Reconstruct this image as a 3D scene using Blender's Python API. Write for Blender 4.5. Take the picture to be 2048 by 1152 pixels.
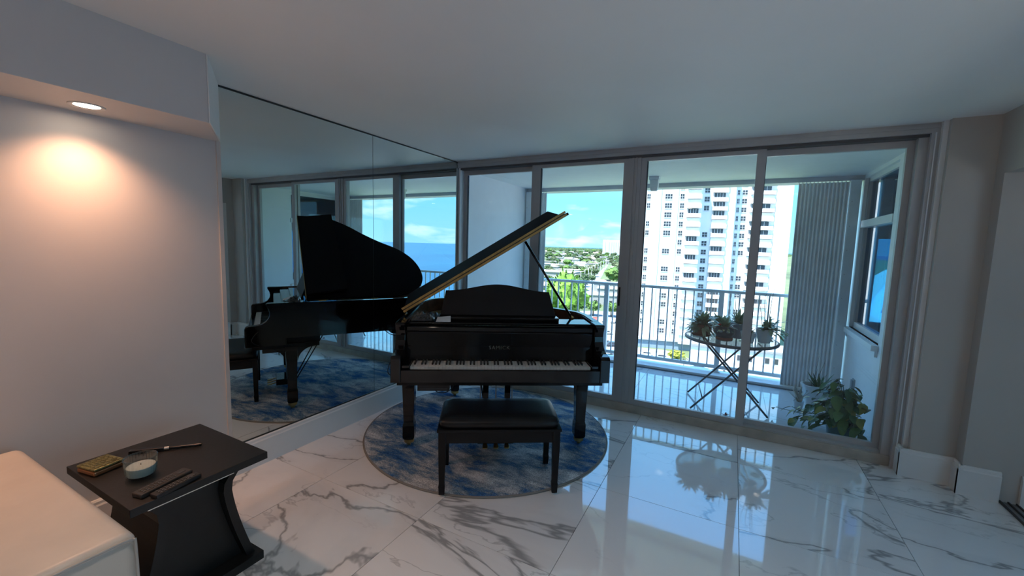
import bpy, bmesh, math, random
from mathutils import Vector, Matrix, noise
random.seed(7)
SC = bpy.context.scene
for o in list(bpy.data.objects): bpy.data.objects.remove(o)
C = SC.collection
PI = math.pi

# ------------------------------------------------------------------ camera
F, YAW, PITCH, ROLL, HC = 837.2, 0.484874, 0.102217, -0.028101, 1.525
def cam_axes():
    cy, sy, cp, sp = math.cos(YAW), math.sin(YAW), math.cos(PITCH), math.sin(PITCH)
    f = Vector((-sy*cp, cy*cp, -sp)); r = Vector((cy, sy, 0)); d = f.cross(r)
    cr, sr = math.cos(ROLL), math.sin(ROLL)
    return cr*r+sr*d, -sr*r+cr*d, f
CR, CD, CF = cam_axes()
cd = bpy.data.cameras.new('camera'); cam = bpy.data.objects.new('camera', cd); C.objects.link(cam)
cd.sensor_width = 36; cd.sensor_fit = 'HORIZONTAL'; cd.lens = F/2048*36
cd.clip_start = 0.05; cd.clip_end = 60000
cam.matrix_world = Matrix(((CR.x, -CD.x, -CF.x, 0), (CR.y, -CD.y, -CF.y, 0), (CR.z, -CD.z, -CF.z, HC), (0, 0, 0, 1)))
SC.camera = cam
def ray(px, py): return CR*((px-1024)/F) + CD*((py-576)/F) + CF
def G(px, py, z):
    v = ray(px, py); t = (z-HC)/v.z; return Vector((0, 0, HC)) + v*t
def onpl(px, py, pt, n):
    v = ray(px, py); t = (pt-Vector((0, 0, HC))).dot(n)/v.dot(n); return Vector((0, 0, HC))+v*t

# ------------------------------------------------------------------ world, sun, exposure
SC.view_settings.view_transform = 'Standard'; SC.view_settings.look = 'None'
SC.view_settings.gamma = 1.0; SC.view_settings.use_curve_mapping = False
SC.view_settings.exposure = 1.38
W = bpy.data.worlds.new('sky'); SC.world = W; W.use_nodes = True
nt = W.node_tree; nt.nodes.clear()
def N(nt, t, **kw):
    n = nt.nodes.new(t)
    for k, v in kw.items(): setattr(n, k, v)
    return n
tc = N(nt, 'ShaderNodeTexCoord'); sx = N(nt, 'ShaderNodeSeparateXYZ'); nt.links.new(tc.outputs['Generated'], sx.inputs[0])
rp = N(nt, 'ShaderNodeValToRGB'); nt.links.new(sx.outputs['Z'], rp.inputs[0])
cr = rp.color_ramp; cr.elements[0].position = 0.0; cr.elements[0].color = (.125, .27, .37, 1)
cr.elements[1].position = 1.0; cr.elements[1].color = (.10, .30, .72, 1)
for p, c in ((.10, (.085, .25, .36, 1)), (.30, (.12, .32, .52, 1)), (.55, (.12, .36, .76, 1))):
    e = cr.elements.new(p); e.color = c
mp = N(nt, 'ShaderNodeMapping'); mp.inputs['Scale'].default_value = (5, 5, 17); nt.links.new(tc.outputs['Generated'], mp.inputs[0])
nz = N(nt, 'ShaderNodeTexNoise'); nz.inputs['Scale'].default_value = 1.3; nz.inputs['Detail'].default_value = 6; nt.links.new(mp.outputs[0], nz.inputs['Vector'])
r2 = N(nt, 'ShaderNodeValToRGB'); nt.links.new(nz.outputs[0], r2.inputs[0])
r2.color_ramp.elements[0].position = .56; r2.color_ramp.elements[0].color = (0, 0, 0, 1)
r2.color_ramp.elements[1].position = .74; r2.color_ramp.elements[1].color = (.75, .75, .75, 1)
mx = N(nt, 'ShaderNodeMixRGB'); nt.links.new(r2.outputs[0], mx.inputs[0]); nt.links.new(rp.outputs[0], mx.inputs[1]); mx.inputs[2].default_value = (.36, .42, .46, 1)
bg = N(nt, 'ShaderNodeBackground'); bg.inputs[1].default_value = 1.8; nt.links.new(mx.outputs[0], bg.inputs[0])
wo = N(nt, 'ShaderNodeOutputWorld'); nt.links.new(bg.outputs[0], wo.inputs[0])
sl = bpy.data.lights.new('sun', 'SUN'); sl.energy = 6.6; sl.angle = math.radians(.6); sl.color = (1, .97, .90)
sun = bpy.data.objects.new('sun', sl); C.objects.link(sun); sun.location = (-30, -30, 60)
sun.rotation_euler = Vector((.12, .40, -1.0)).to_track_quat('-Z', 'Y').to_euler()

# ------------------------------------------------------------------ materials
MATS = {}
def mat(name, col, rough=.5, metal=0, spec=.5, var=.06, vscale=8, bump=0, bscale=60, coat=0, emit=None, estr=0, sheen=0):
    if name in MATS: return MATS[name]
    m = bpy.data.materials.new(name); m.use_nodes = True; MATS[name] = m
    t = m.node_tree; b = t.nodes['Principled BSDF']
    b.inputs['Roughness'].default_value = rough; b.inputs['Metallic'].default_value = metal
    b.inputs['Specular IOR Level'].default_value = spec
    if coat: b.inputs['Coat Weight'].default_value = coat; b.inputs['Coat Roughness'].default_value = .03
    if sheen: b.inputs['Sheen Weight'].default_value = sheen
    co = N(t, 'ShaderNodeTexCoord')
    n = N(t, 'ShaderNodeTexNoise'); n.inputs['Scale'].default_value = vscale; n.inputs['Detail'].default_value = 4
    t.links.new(co.outputs['Object'], n.inputs['Vector'])
    r = N(t, 'ShaderNodeValToRGB'); t.links.new(n.outputs[0], r.inputs[0])
    r.color_ramp.elements[0].position = .3; r.color_ramp.elements[1].position = .7
    r.color_ramp.elements[0].color = tuple(max(0, c*(1-var)) for c in col)+(1,)
    r.color_ramp.elements[1].color = tuple(min(1, c*(1+var)) for c in col)+(1,)
    t.links.new(r.outputs[0], b.inputs['Base Color'])
    if bump:
        n2 = N(t, 'ShaderNodeTexNoise'); n2.inputs['Scale'].default_value = bscale; n2.inputs['Detail'].default_value = 3
        t.links.new(co.outputs['Object'], n2.inputs['Vector'])
        bp = N(t, 'ShaderNodeBump'); bp.inputs['Strength'].default_value = bump; bp.inputs['Distance'].default_value = .01
        t.links.new(n2.outputs[0], bp.inputs['Height']); t.links.new(bp.outputs[0], b.inputs['Normal'])
    if emit:
        b.inputs['Emission Color'].default_value = emit+(1,); b.inputs['Emission Strength'].default_value = estr
    return m
def glassmat(name, tint, ior=1.45, rough=0.0, refl=(1, 1, 1)):
    m = bpy.data.materials.new(name); m.use_nodes = True; MATS[name] = m
    t = m.node_tree; t.nodes.clear()
    o = N(t, 'ShaderNodeOutputMaterial'); mi = N(t, 'ShaderNodeMixShader'); tr = N(t, 'ShaderNodeBsdfTransparent'); gl = N(t, 'ShaderNodeBsdfGlossy')
    f0 = ((ior-1)/(ior+1))**2
    lw = N(t, 'ShaderNodeLayerWeight'); lw.inputs['Blend'].default_value = .5      # facing = 1 - |cos|
    pw = N(t, 'ShaderNodeMath', operation='POWER'); pw.inputs[1].default_value = 5; t.links.new(lw.outputs['Facing'], pw.inputs[0])
    fr = N(t, 'ShaderNodeMath', operation='MULTIPLY_ADD'); fr.inputs[1].default_value = 1-f0; fr.inputs[2].default_value = f0; t.links.new(pw.outputs[0], fr.inputs[0])
    tr.inputs[0].default_value = tint+(1,); gl.inputs['Roughness'].default_value = rough; gl.inputs['Color'].default_value = refl+(1,)
    t.links.new(fr.outputs[0], mi.inputs[0]); t.links.new(tr.outputs[0], mi.inputs[1]); t.links.new(gl.outputs[0], mi.inputs[2]); t.links.new(mi.outputs[0], o.inputs[0])
    return m
def marble(name, base, vein, scale=1.0, rough=.06, coat=.7):
    m = bpy.data.materials.new(name); m.use_nodes = True; MATS[name] = m
    t = m.node_tree; b = t.nodes['Principled BSDF']
    ge = N(t, 'ShaderNodeNewGeometry'); oi = N(t, 'ShaderNodeObjectInfo')
    ml = N(t, 'ShaderNodeMath', operation='MULTIPLY'); ml.inputs[1].default_value = 37.0; t.links.new(oi.outputs['Random'], ml.inputs[0])
    cx = N(t, 'ShaderNodeCombineXYZ'); t.links.new(ml.outputs[0], cx.inputs[2])
    va = N(t, 'ShaderNodeVectorMath', operation='ADD'); t.links.new(ge.outputs['Position'], va.inputs[0]); t.links.new(cx.outputs[0], va.inputs[1])
    mpn = N(t, 'ShaderNodeMapping'); mpn.inputs['Rotation'].default_value = (0, 0, .9); mpn.inputs['Scale'].default_value = (.55*scale, 1.25*scale, 1); t.links.new(va.outputs[0], mpn.inputs[0])
    def veins(sc, dist, lo, det, rough_=.6):
        n = N(t, 'ShaderNodeTexNoise'); n.inputs['Scale'].default_value = sc; n.inputs['Detail'].default_value = det; n.inputs['Distortion'].default_value = dist; n.inputs['Roughness'].default_value = rough_
        t.links.new(mpn.outputs[0], n.inputs['Vector'])
        s = N(t, 'ShaderNodeMath', operation='SUBTRACT'); s.inputs[1].default_value = .5; t.links.new(n.outputs[0], s.inputs[0])
        a = N(t, 'ShaderNodeMath', operation='ABSOLUTE'); t.links.new(s.outputs[0], a.inputs[0])
        r = N(t, 'ShaderNodeMapRange'); r.inputs['From Min'].default_value = 0; r.inputs['From Max'].default_value = lo; r.inputs['To Min'].default_value = 1; r.inputs['To Max'].default_value = 0
        t.links.new(a.outputs[0], r.inputs['Value']); return r.outputs[0]
    v1 = veins(1.0, .45, .0095, 6, .52); v2 = veins(1.9, .3, .008, 5, .55)
    k = N(t, 'ShaderNodeTexNoise'); k.inputs['Scale'].default_value = 1.3; k.inputs['Detail'].default_value = 2; t.links.new(mpn.outputs[0], k.inputs['Vector'])
    kr = N(t, 'ShaderNodeMapRange'); kr.inputs['From Min'].default_value = .42; kr.inputs['From Max'].default_value = .62; t.links.new(k.outputs[0], kr.inputs['Value'])
    m2 = N(t, 'ShaderNodeMath', operation='MULTIPLY'); t.links.new(v2, m2.inputs[0]); t.links.new(kr.outputs[0], m2.inputs[1])
    h2 = N(t, 'ShaderNodeMath', operation='MULTIPLY'); h2.inputs[1].default_value = .55; t.links.new(m2.outputs[0], h2.inputs[0])
    mxx = N(t, 'ShaderNodeMath', operation='MAXIMUM'); t.links.new(v1, mxx.inputs[0]); t.links.new(h2.outputs[0], mxx.inputs[1])
    soft = veins(1.0, .45, .05, 6, .52)
    sm = N(t, 'ShaderNodeMath', operation='MULTIPLY'); sm.inputs[1].default_value = .16; t.links.new(soft, sm.inputs[0])
    ad = N(t, 'ShaderNodeMath', operation='ADD', use_clamp=True); t.links.new(mxx.outputs[0], ad.inputs[0]); t.links.new(sm.outputs[0], ad.inputs[1])
    sc = N(t, 'ShaderNodeMath', operation='MULTIPLY'); sc.inputs[1].default_value = .75; t.links.new(ad.outputs[0], sc.inputs[0])
    mi = N(t, 'ShaderNodeMixRGB'); t.links.new(sc.outputs[0], mi.inputs[0]); mi.inputs[1].default_value = base+(1,); mi.inputs[2].default_value = vein+(1,)
    t.links.new(mi.outputs[0], b.inputs['Base Color']); b.inputs['Roughness'].default_value = rough
    b.inputs['Specular IOR Level'].default_value = .6; b.inputs['Coat Weight'].default_value = coat; b.inputs['Coat Roughness'].default_value = .02; b.inputs['Coat IOR'].default_value = 1.6
    return m

WHITE = mat('white_paint', (.80, .80, .78), .45, var=.015)
CEIL = mat('ceiling_paint', (.86, .87, .86), .6, var=.015, vscale=2)
WALLP = mat('greige_wall_paint', (.52, .49, .45), .55, var=.02, vscale=3, bump=.03, bscale=200)
LWALL = mat('pale_wall_paint', (.66, .645, .625), .55, var=.02, vscale=3, bump=.03, bscale=200)
ALU = mat('grey_aluminium_paint', (.46, .46, .46), .38, spec=.5, var=.03)
ALUW = mat('white_aluminium_paint', (.78, .80, .80), .35, var=.02)
EXTW = mat('exterior_white_stucco', (.80, .83, .85), .7, var=.02, bump=.08, bscale=120)
SILLM = mat('beige_stone_sill', (.46, .42, .36), .35, var=.18, vscale=9)
MARB = marble('white_marble_tile', (.90, .90, .89), (.20, .205, .21))
BALM = marble('balcony_tile', (.70, .73, .76), (.40, .43, .46))
GROUT = mat('grey_grout', (.34, .35, .35), .8)
BLACK = mat('black_piano_lacquer', (.004, .0045, .006), .07, spec=.4, var=.0)
BLACKM = mat('satin_black_wood', (.005, .0055, .007), .35, spec=.25, var=.1)
BRASS = mat('brass', (.72, .48, .18), .28, metal=1, var=.05)
IVORY = mat('white_key_plastic', (.80, .79, .74), .25, var=.01)
EBONY = mat('black_key_plastic', (.012, .012, .013), .3, var=0)
MAHOG = mat('mahogany_veneer', (.13, .045, .022), .25, var=.25, vscale=14, coat=.3)
SPRUCE = mat('spruce_soundboard', (.50, .32, .14), .4, var=.1)
PLATE = mat('gold_iron_plate', (.46, .30, .10), .35, metal=.7, var=.05)
LEATHB = mat('black_leather', (.006, .0065, .008), .33, spec=.35, var=.1, bump=.12, bscale=180)
CLEAR = glassmat('clear_pane', (.975, .985, .985), 1.45)
TINT = glassmat('blue_tinted_pane', (.16, .46, .66), 1.5)
mir = mat('silvered_mirror', (.66, .74, .74), .0, metal=1, var=0); mir.node_tree.nodes['Principled BSDF'].inputs['Roughness'].default_value = .004
CHROME = mat('chrome', (.75, .76, .77), .12, metal=1, var=0)
DARKEDGE = mat('dark_mirror_edge', (.02, .03, .03), .3)

# ------------------------------------------------------------------ mesh builder
class MB:
    def __init__(s): s.v = []; s.f = []; s.mi = []
    def add(s, vs, fs, k=0):
        n = len(s.v); s.v += [tuple(p) for p in vs]
        for f in fs: s.f.append([i+n for i in f]); s.mi.append(k)
        return s
    def box(s, x0, x1, y0, y1, z0, z1, k=0):
        if x0 > x1: x0, x1 = x1, x0
        if y0 > y1: y0, y1 = y1, y0
        if z0 > z1: z0, z1 = z1, z0
        return s.add([(x0,y0,z0),(x1,y0,z0),(x1,y1,z0),(x0,y1,z0),(x0,y0,z1),(x1,y0,z1),(x1,y1,z1),(x0,y1,z1)],
            [(0,3,2,1),(4,5,6,7),(0,1,5,4),(1,2,6,5),(2,3,7,6),(3,0,4,7)], k)
    def prism(s, pts, a, b, fn, k=0):
        # pts: 2-D outline; fn(u, v, w) -> 3-D point, w in (a, b)
        n = len(pts); vs = [fn(u, v, a) for u, v in pts]+[fn(u, v, b) for u, v in pts]
        fs = [list(range(n))[::-1], list(range(n, 2*n))]+[(i, (i+1) % n, n+(i+1) % n, n+i) for i in range(n)]
        return s.add(vs, fs, k)
    def loft(s, rings, cap=True, closed=True, k=0):
        n = len(rings[0]); vs = [p for r in rings for p in r]; fs = []
        for j in range(len(rings)-1):
            for i in range(n if closed else n-1):
                fs.append((j*n+i, j*n+(i+1) % n, (j+1)*n+(i+1) % n, (j+1)*n+i))
        if cap: fs += [tuple(range(n))[::-1], tuple(range((len(rings)-1)*n, len(rings)*n))]
        return s.add(vs, fs, k)
    def lathe(s, prof, cx=0, cy=0, cz=0, seg=24, flute=0, k=0, cap=True):
        rings = []
        for r, z in prof:
            rings.append([(cx+(r*(1+flute*(i % 2)))*math.cos(2*PI*i/seg), cy+(r*(1+flute*(i % 2)))*math.sin(2*PI*i/seg), cz+z) for i in range(seg)])
        return s.loft(rings, cap, True, k)
    def tube(s, path, r, seg=8, k=0, r2=None):
        P = [Vector(p) for p in path]; rings = []
        for i, p in enumerate(P):
            d = (P[min(i+1, len(P)-1)]-P[max(i-1, 0)]).normalized()
            a = d.orthogonal().normalized() if abs(d.z) > .99 else d.cross(Vector((0, 0, 1))).normalized()
            b = d.cross(a); rr = r if r2 is None else r+(r2-r)*i/max(1, len(P)-1)
            rings.append([tuple(p+(a*math.cos(2*PI*j/seg)+b*math.sin(2*PI*j/seg))*rr) for j in range(seg)])
        return s.loft(rings, True, True, k)
    def bar(s, p, q, w, h=None, k=0):
        return s.tube([p, q], w*.7071, 4, k)
    def mesh(s, name, mats, smooth=False):
        me = bpy.data.meshes.new(name); me.from_pydata(s.v, [], s.f)
        for m in (mats if isinstance(mats, (list, tuple)) else [mats]): me.materials.append(m)
        if any(s.mi): me.polygons.foreach_set('material_index', s.mi)
        bm = bmesh.new(); bm.from_mesh(me); bmesh.ops.recalc_face_normals(bm, faces=bm.faces); bm.to_mesh(me); bm.free()
        if smooth:
            me.polygons.foreach_set('use_smooth', [True]*len(me.polygons))
        me.update(); return me
    def build(s, name, mats, parent=None, smooth=False, bevel=0, seg=2, auto=None):
        o = bpy.data.objects.new(name, s.mesh(name, mats, smooth)); C.objects.link(o)
        if parent: o.parent = parent
        if bevel:
            md = o.modifiers.new('bevel', 'BEVEL'); md.width = bevel; md.segments = seg; md.limit_method = 'ANGLE'; md.angle_limit = .6
        if auto: 
            md = o.modifiers.new('edges', 'EDGE_SPLIT'); md.split_angle = math.radians(auto)
        return o
def BX(*a): return MB().box(*a)
def place(me, name, parent=None, loc=(0, 0, 0), rot=(0, 0, 0), sc=(1, 1, 1)):
    o = bpy.data.objects.new(name, me); C.objects.link(o)
    if parent: o.parent = parent
    o.location = loc; o.rotation_euler = rot; o.scale = sc
    return o
def tag(o, label, cat, group=None):
    o['label'] = label; o['category'] = cat
    if group: o['group'] = group
    return o
def thing(name, label, cat, loc=(0, 0, 0), rz=0, group=None):
    o = bpy.data.objects.new(name, None); C.objects.link(o); o.location = loc; o.rotation_euler = (0, 0, rz); o.empty_display_size = .1
    return tag(o, label, cat, group)
def struct(o, label=None):
    o['kind'] = 'structure'
    if label: o['label'] = label
    return o
def sempty(name, label=None, loc=(0, 0, 0)):
    o = bpy.data.objects.new(name, None); C.objects.link(o); o.location = loc; o.empty_display_size = .1
    return struct(o, label)
def catmull(pts, n=6):
    out = []
    for i in range(len(pts)-1):
        p0 = pts[max(i-1, 0)]; p1 = pts[i]; p2 = pts[i+1]; p3 = pts[min(i+2, len(pts)-1)]
        for j in range(n):
            t = j/n
            out.append(tuple(.5*((2*b)+(c-a)*t+(2*a-5*b+4*c-d)*t*t+(3*b-a-3*c+d)*t**3) for a, b, c, d in zip(p0, p1, p2, p3)))
    out.append(tuple(pts[-1])); return out

# ================================================================== ROOM SHELL
XL, YB, ZC = -2.745, 3.921, 2.41     # mirror wall, glazing plane, ceiling
YBK, XR, XF = -3.2, 1.40, 3.0        # back wall, right wall, far wall of the side room
# floors: grout bed + tiles
fl = struct(BX(XL-.1, XF+.1, YBK-.1, 3.985, -.25, -.006).build('floor', GROUT), 'white marble tile floor with grey veins')
def tiles(parent, xs, ys, z0, z1, m, gap=.0016):
    cache = {}
    for i in range(len(xs)-1):
        for j in range(len(ys)-1):
            w, h = round(xs[i+1]-xs[i], 4), round(ys[j+1]-ys[j], 4)
            if (w, h) not in cache:
                cache[(w, h)] = BX(-w/2+gap, w/2-gap, -h/2+gap, h/2-gap, 0, z1-z0).mesh('tile', m)
            place(cache[(w, h)], 'tile', parent, ((xs[i]+xs[i+1])/2, (ys[j]+ys[j+1])/2, z0))
xs = [XL]+[.13+.785*k for k in range(-3, 6)]+[XF]; xs = sorted(set([x for x in xs if XL <= x <= XF]))
ys = [YBK]+[2.52+.815*k for k in range(-6, 2)]+[3.90]; ys = sorted([y for y in ys if YBK <= y <= 3.90])
tiles(fl, xs, ys, -.006, 0, MARB)
struct(BX(XL-.1, XF+.1, YBK-.1, 3.985, ZC, ZC+.3).build('ceiling', CEIL), 'flat white ceiling')
struct(BX(XL-.25, XL, YBK-.1, 5.7, -.25, ZC+.3).build('wall_left', LWALL), 'pale painted wall left of the mirror')
struct(BX(XL, XF+.1, YBK-.15, YBK, -.25, ZC+.3).build('wall_back', WALLP))
# right hand walls beside the sliding doors
wr = MB().box(1.17, 1.40, 3.76, 3.985, 0, ZC).box(1.40, 1.74, 3.66, 3.985, 0, ZC).box(1.74, 2.9, 3.66, 3.985, 0, .22).box(1.74, 2.9, 3.66, 3.985, 2.25, ZC).box(2.9, XF, 3.66, 3.985, 0, ZC)
struct(wr.build('wall_right', WALLP), 'greige wall right of the glass doors')
br = MB().box(1.40, 1.62, -2.6, 3.66, 2.04, ZC).box(1.40, 1.62, YBK, -2.6, 0, ZC)
struct(br.build('wall_divider', WALLP), 'greige beam over the wide opening on the right')
# side room, lit by its own sea facing window
sr = MB().box(XF, XF+.15, YBK, -.8, 0, ZC).box(XF, XF+.15, 1.6, 3.985, 0, ZC).box(XF, XF+.15, -.8, 1.6, 0, .45).box(XF, XF+.15, -.8, 1.6, 2.1, ZC)
struct(sr.build('wall_side_room', LWALL))
w5 = sempty('window_1', 'sea facing window of the side room')
BX(XF+.06, XF+.07, -.8, 1.6, .45, 2.1).build('pane', CLEAR, w5)
for y in (-.8, .37, 1.54): BX(XF+.03, XF+.1, y, y+.06, .45, 2.1).build('mullion', ALUW, w5)
w7 = sempty('window_4', 'tall window between the side room and the corner room')
BX(1.74, 2.9, 3.80, 3.81, .22, 2.25).build('pane', CLEAR, w7)
for x in (1.74, 2.85): BX(x, x+.05, 3.77, 3.84, .22, 2.25).build('mullion', ALUW, w7)
# floor track of the sliding partition
tr = sempty('trim_1', 'dark metal floor track of the sliding partition')
BX(1.585, 1.665, -2.6, 3.66, .0, .004).build('track_bed', mat('track_grey', (.28, .31, .32), .35, metal=.6), tr)
for x in (1.583, 1.622, 1.660): BX(x, x+.008, -2.6, 3.66, .0, .012).build('track_rib', mat('track_dark', (.02, .02, .022), .4), tr)

# baseboards with a small cap moulding
def baseboard(name, p, q, nrm, h=.195, t=.022):
    p, q, n = Vector(p), Vector(q), Vector(nrm)
    prof = [(0, 0), (t, 0), (t, h-.03), (t-.005, h-.022), (t-.006, h-.008), (t-.012, h), (0, h)]
    mb = MB(); d = q-p
    mb.prism(prof, 0, 1, lambda a, b, w: tuple(p+d*w+n*a+Vector((0, 0, b))))
    return struct(mb.build(name, WHITE))
baseboard('baseboard_left', (XL+.001, YBK, .0), (XL+.001, 3.86, .0), (1, 0, 0))
baseboard('baseboard_right', (1.115, 3.76, .0), (1.40, 3.76, .0), (0, -1, 0))
baseboard('baseboard_jamb', (1.378, 3.66, .0), (1.575, 3.66, .0), (0, -1, 0))
baseboard('baseboard_jamb_return', (1.40, 3.64, 0), (1.40, 3.738, 0), (-1, 0, 0))
baseboard('baseboard_door_return', (1.137, 3.74, 0), (1.137, 3.85, 0), (-1, 0, 0))
baseboard('baseboard_side_room', (1.665, 3.66, .0), (XF, 3.66, .0), (0, -1, 0))

# soffit with a slanted end
so = MB(); so.prism([(XL, YBK), (-2.347, YBK), (-2.347, 1.184), (XL, 1.437)], 2.085, ZC, lambda u, v, w: (u, v, w))
struct(so.build('soffit', LWALL), 'boxed soffit with a slanted end along the left wall')
ep = MB(); ep.prism([(XL+.001, 1.4375), (-2.346, 1.1845), (-2.343, 1.189), (XL+.004, 1.442)], 2.0852, ZC-.0005, lambda u, v, w: (u, v, w)); ep.build('end_shading', WHITE, bpy.data.objects['soffit'])  # white panel added to paint window light onto the slanted end
# recessed downlights in the soffit
def downlight(x, y, label, energy, zz=2.085, col=(1, .50, .29), cone=128):
    t = thing('downlight', label, 'light', (x, y, zz), 0, 'recessed downlights')
    MB().lathe([(.044, -.001), (.060, -.006), (.062, .0), (.044, .0)], seg=32, cap=False).build('trim_ring', WHITE, t, True)
    MB().lathe([(.044, -.0015), (.0005, -.0015)], seg=32, cap=False).build('lens', mat('lamp_lens', (1, .9, .8), .4, emit=(1, .80, .62), estr=9), t)
    l = bpy.data.lights.new('downlight_lamp', 'SPOT'); l.energy = energy; l.spot_size = math.radians(cone); l.spot_blend = 1.0; l.color = col; l.shadow_soft_size = .045
    o = bpy.data.objects.new('downlight_lamp', l); C.objects.link(o); o.parent = t; o.location = (0, 0, -.012)
downlight(-2.575, .81, 'lit round recessed downlight glowing warm in the soffit', 15)
downlight(-2.575, -.35, 'second warm recessed downlight further back along the soffit', 19)
downlight(-2.575, -1.6, 'third warm recessed downlight at the back of the soffit', 16)

for x, y, lab in ((-.9, .3, 'added ceiling fill lamp left of the viewer, out of view'), (.6, .3, 'added ceiling fill lamp right of the viewer, out of view'), (-.9, -2.0, 'added ceiling fill lamp near the back wall, sofa side, out of view'), (.7, -2.0, 'added ceiling fill lamp near the back wall, opening side, out of view')):
    downlight(x, y, lab, 15, ZC, (1, .88, .78), 105)  # unseen fill lamps, added to brighten the floor and room

# mirror panels
for i, (y0, y1, lab) in enumerate(((1.437, 2.628, 'tall frameless mirror panel nearest the side table'), (2.628, 3.905, 'tall frameless mirror panel next to the glass doors'))):
    t = thing('mirror_panel', lab, 'mirror', (XL, (y0+y1)/2, .197), 0, 'wall mirror panels')
    h = ZC-.197-.012; w = y1-y0
    BX(0.0005, .007, -w/2+.0015, w/2-.0015, 0, h).build('glass', mir, t)
    BX(0.0005, .0078, -w/2, -w/2+.0015, 0, h).build('edge', DARKEDGE, t)
    BX(0.0005, .0095, -w/2, w/2, h, h+.011).build('top_channel', DARKEDGE, t)
    BX(0.0005, .0105, -w/2, w/2, -.002, .006).build('bottom_channel', DARKEDGE, t)
    if i == 0: BX(0, .011, -w/2-.022, -w/2, 0, h).build('side_strip', mat('satin_strip', (.62, .58, .54), .4), t)

# ------------------------------------------------------------------ sliding glass doors
GX = [-2.671, -1.855, -1.759, -.939, -.898, -.785, -.735, .102, .165, 1.011]
fr = sempty('trim_2', 'grey aluminium frame of the sliding glass doors')
BX(XL+.012, 1.17, 3.84, 3.99, 2.345, ZC).build('header', ALU, fr)
BX(XL+.012, 1.17, 3.832, 3.845, 2.375, 2.392).build('header_bead', ALU, fr)
BX(XL+.012, 1.10, 3.865, 3.985, 2.325, 2.345).build('top_track', mat('dark_track', (.10, .10, .105), .5), fr)
BX(XL+.012, -2.712, 3.86, 3.99, .0, 2.345).build('jamb', ALUW, fr)
BX(1.05, 1.10, 3.875, 3.99, .0, 2.345).build('jamb', ALU, fr)
BX(1.10, 1.145, 3.835, 3.99, .0, 2.345).build('casing', ALU, fr)
BX(1.143, 1.17, 3.80, 3.99, .0, ZC).build('casing', ALUW, fr)
BX(1.118, 1.124, 3.825, 3.836, .0, 2.345).build('casing_bead', ALUW, fr)
BX(-.898, -.785, 3.875, 3.985, .09, 2.345).build('centre_post', ALU, fr)
BX(-.862, -.846, 3.866, 3.876, .09, 2.345).build('post_rib', ALU, fr)
BX(-.832, -.816, 3.866, 3.876, .09, 2.345).build('post_rib', ALU, fr)
sill = struct(BX(XL+.025, 1.115, 3.862, 4.0, 0, .075).build('door_sill', SILLM, None, False, .004), 'beige stone sill under the glass doors')
BX(XL+.03, 1.10, 3.885, 3.985, .075, .09).build('bottom_track', ALU, sill)
def door(n, x0, g0, g1, x1, y, zt, label, handle=False):
    e = sempty('door_%d' % n, label, ((x0+x1)/2, y, .09)); cx = (x0+x1)/2
    def b(nm, a, bb, z0, z1, m, d=.018): return BX(a-cx, bb-cx, -d, d, z0-.09, z1-.09).build(nm, m, e)
    b('stile', x0, g0, .09, 2.335, ALU); st = b('stile', g1, x1, .09, 2.335, ALU)
    b('rail', g0, g1, .09, .125, ALU); b('rail', g0, g1, zt, 2.335, ALU)
    b('pane', g0-.004, g1+.004, .12, zt+.006, CLEAR, .004)
    b('gasket', g0, g0+.006, .125, zt, mat('black_gasket', (.02, .02, .03), .6), .012)
    if handle:
        hd = BX(g1+.012-cx, g1+.028-cx, -.0195, -.012, .99-.09, 1.165-.09).build('handle_recess', mat('black_slot', (.006, .006, .007), .5), e)
door(1, -2.712, -2.671, -1.862, -1.80, 3.957, 2.278, 'fixed glass door panel beside the mirror')
door(2, -1.855, -1.759, -.939, -.898, 3.903, 2.292, 'sliding glass door panel behind the piano', True)
door(3, -.785, -.735, .102, .165, 3.903, 2.292, 'sliding glass door panel in front of the plant table')
door(4, .105, .165, 1.011, 1.05, 3.957, 2.278, 'fixed glass door panel at the right, in front of the shutter')

# ================================================================== BALCONY
YE = 5.62
bf = struct(BX(XL-.25, 1.4, 3.985, YE+.12, -.30, -.008).build('balcony_floor', GROUT), 'pale marble balcony floor')
bxs = [XL]+[-2.1+.62*k for k in range(0, 6)]+[1.12]; bys = [4.0, 4.42, 5.04, 5.46]
tiles(bf, bxs, bys, -.008, 0, BALM, .0012)
BX(XL, 1.12, 5.462, 5.478, -.008, .012).build('shutter_track', mat('track_blue', (.16, .2, .24), .4), bf)
BX(XL, 1.12, 5.478, YE+.12, -.008, .035).build('ledge', EXTW, bf)
struct(BX(XL-.25, 1.4, 3.985, YE+.12, 2.335, ZC+.3).build('balcony_ceiling', EXTW), 'white balcony ceiling')
BX(XL, 1.12, YE-.09, YE+.12, 2.285, 2.336).build('balcony_beam', mat('beam_grey', (.55, .58, .62), .6)); struct(bpy.data.objects['balcony_beam'])
struct(BX(XL-.1, XL+.03, 3.99, YE+.1, 0, 2.336).build('wall_balcony_left', EXTW), 'white end wall at the left of the balcony')
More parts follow.
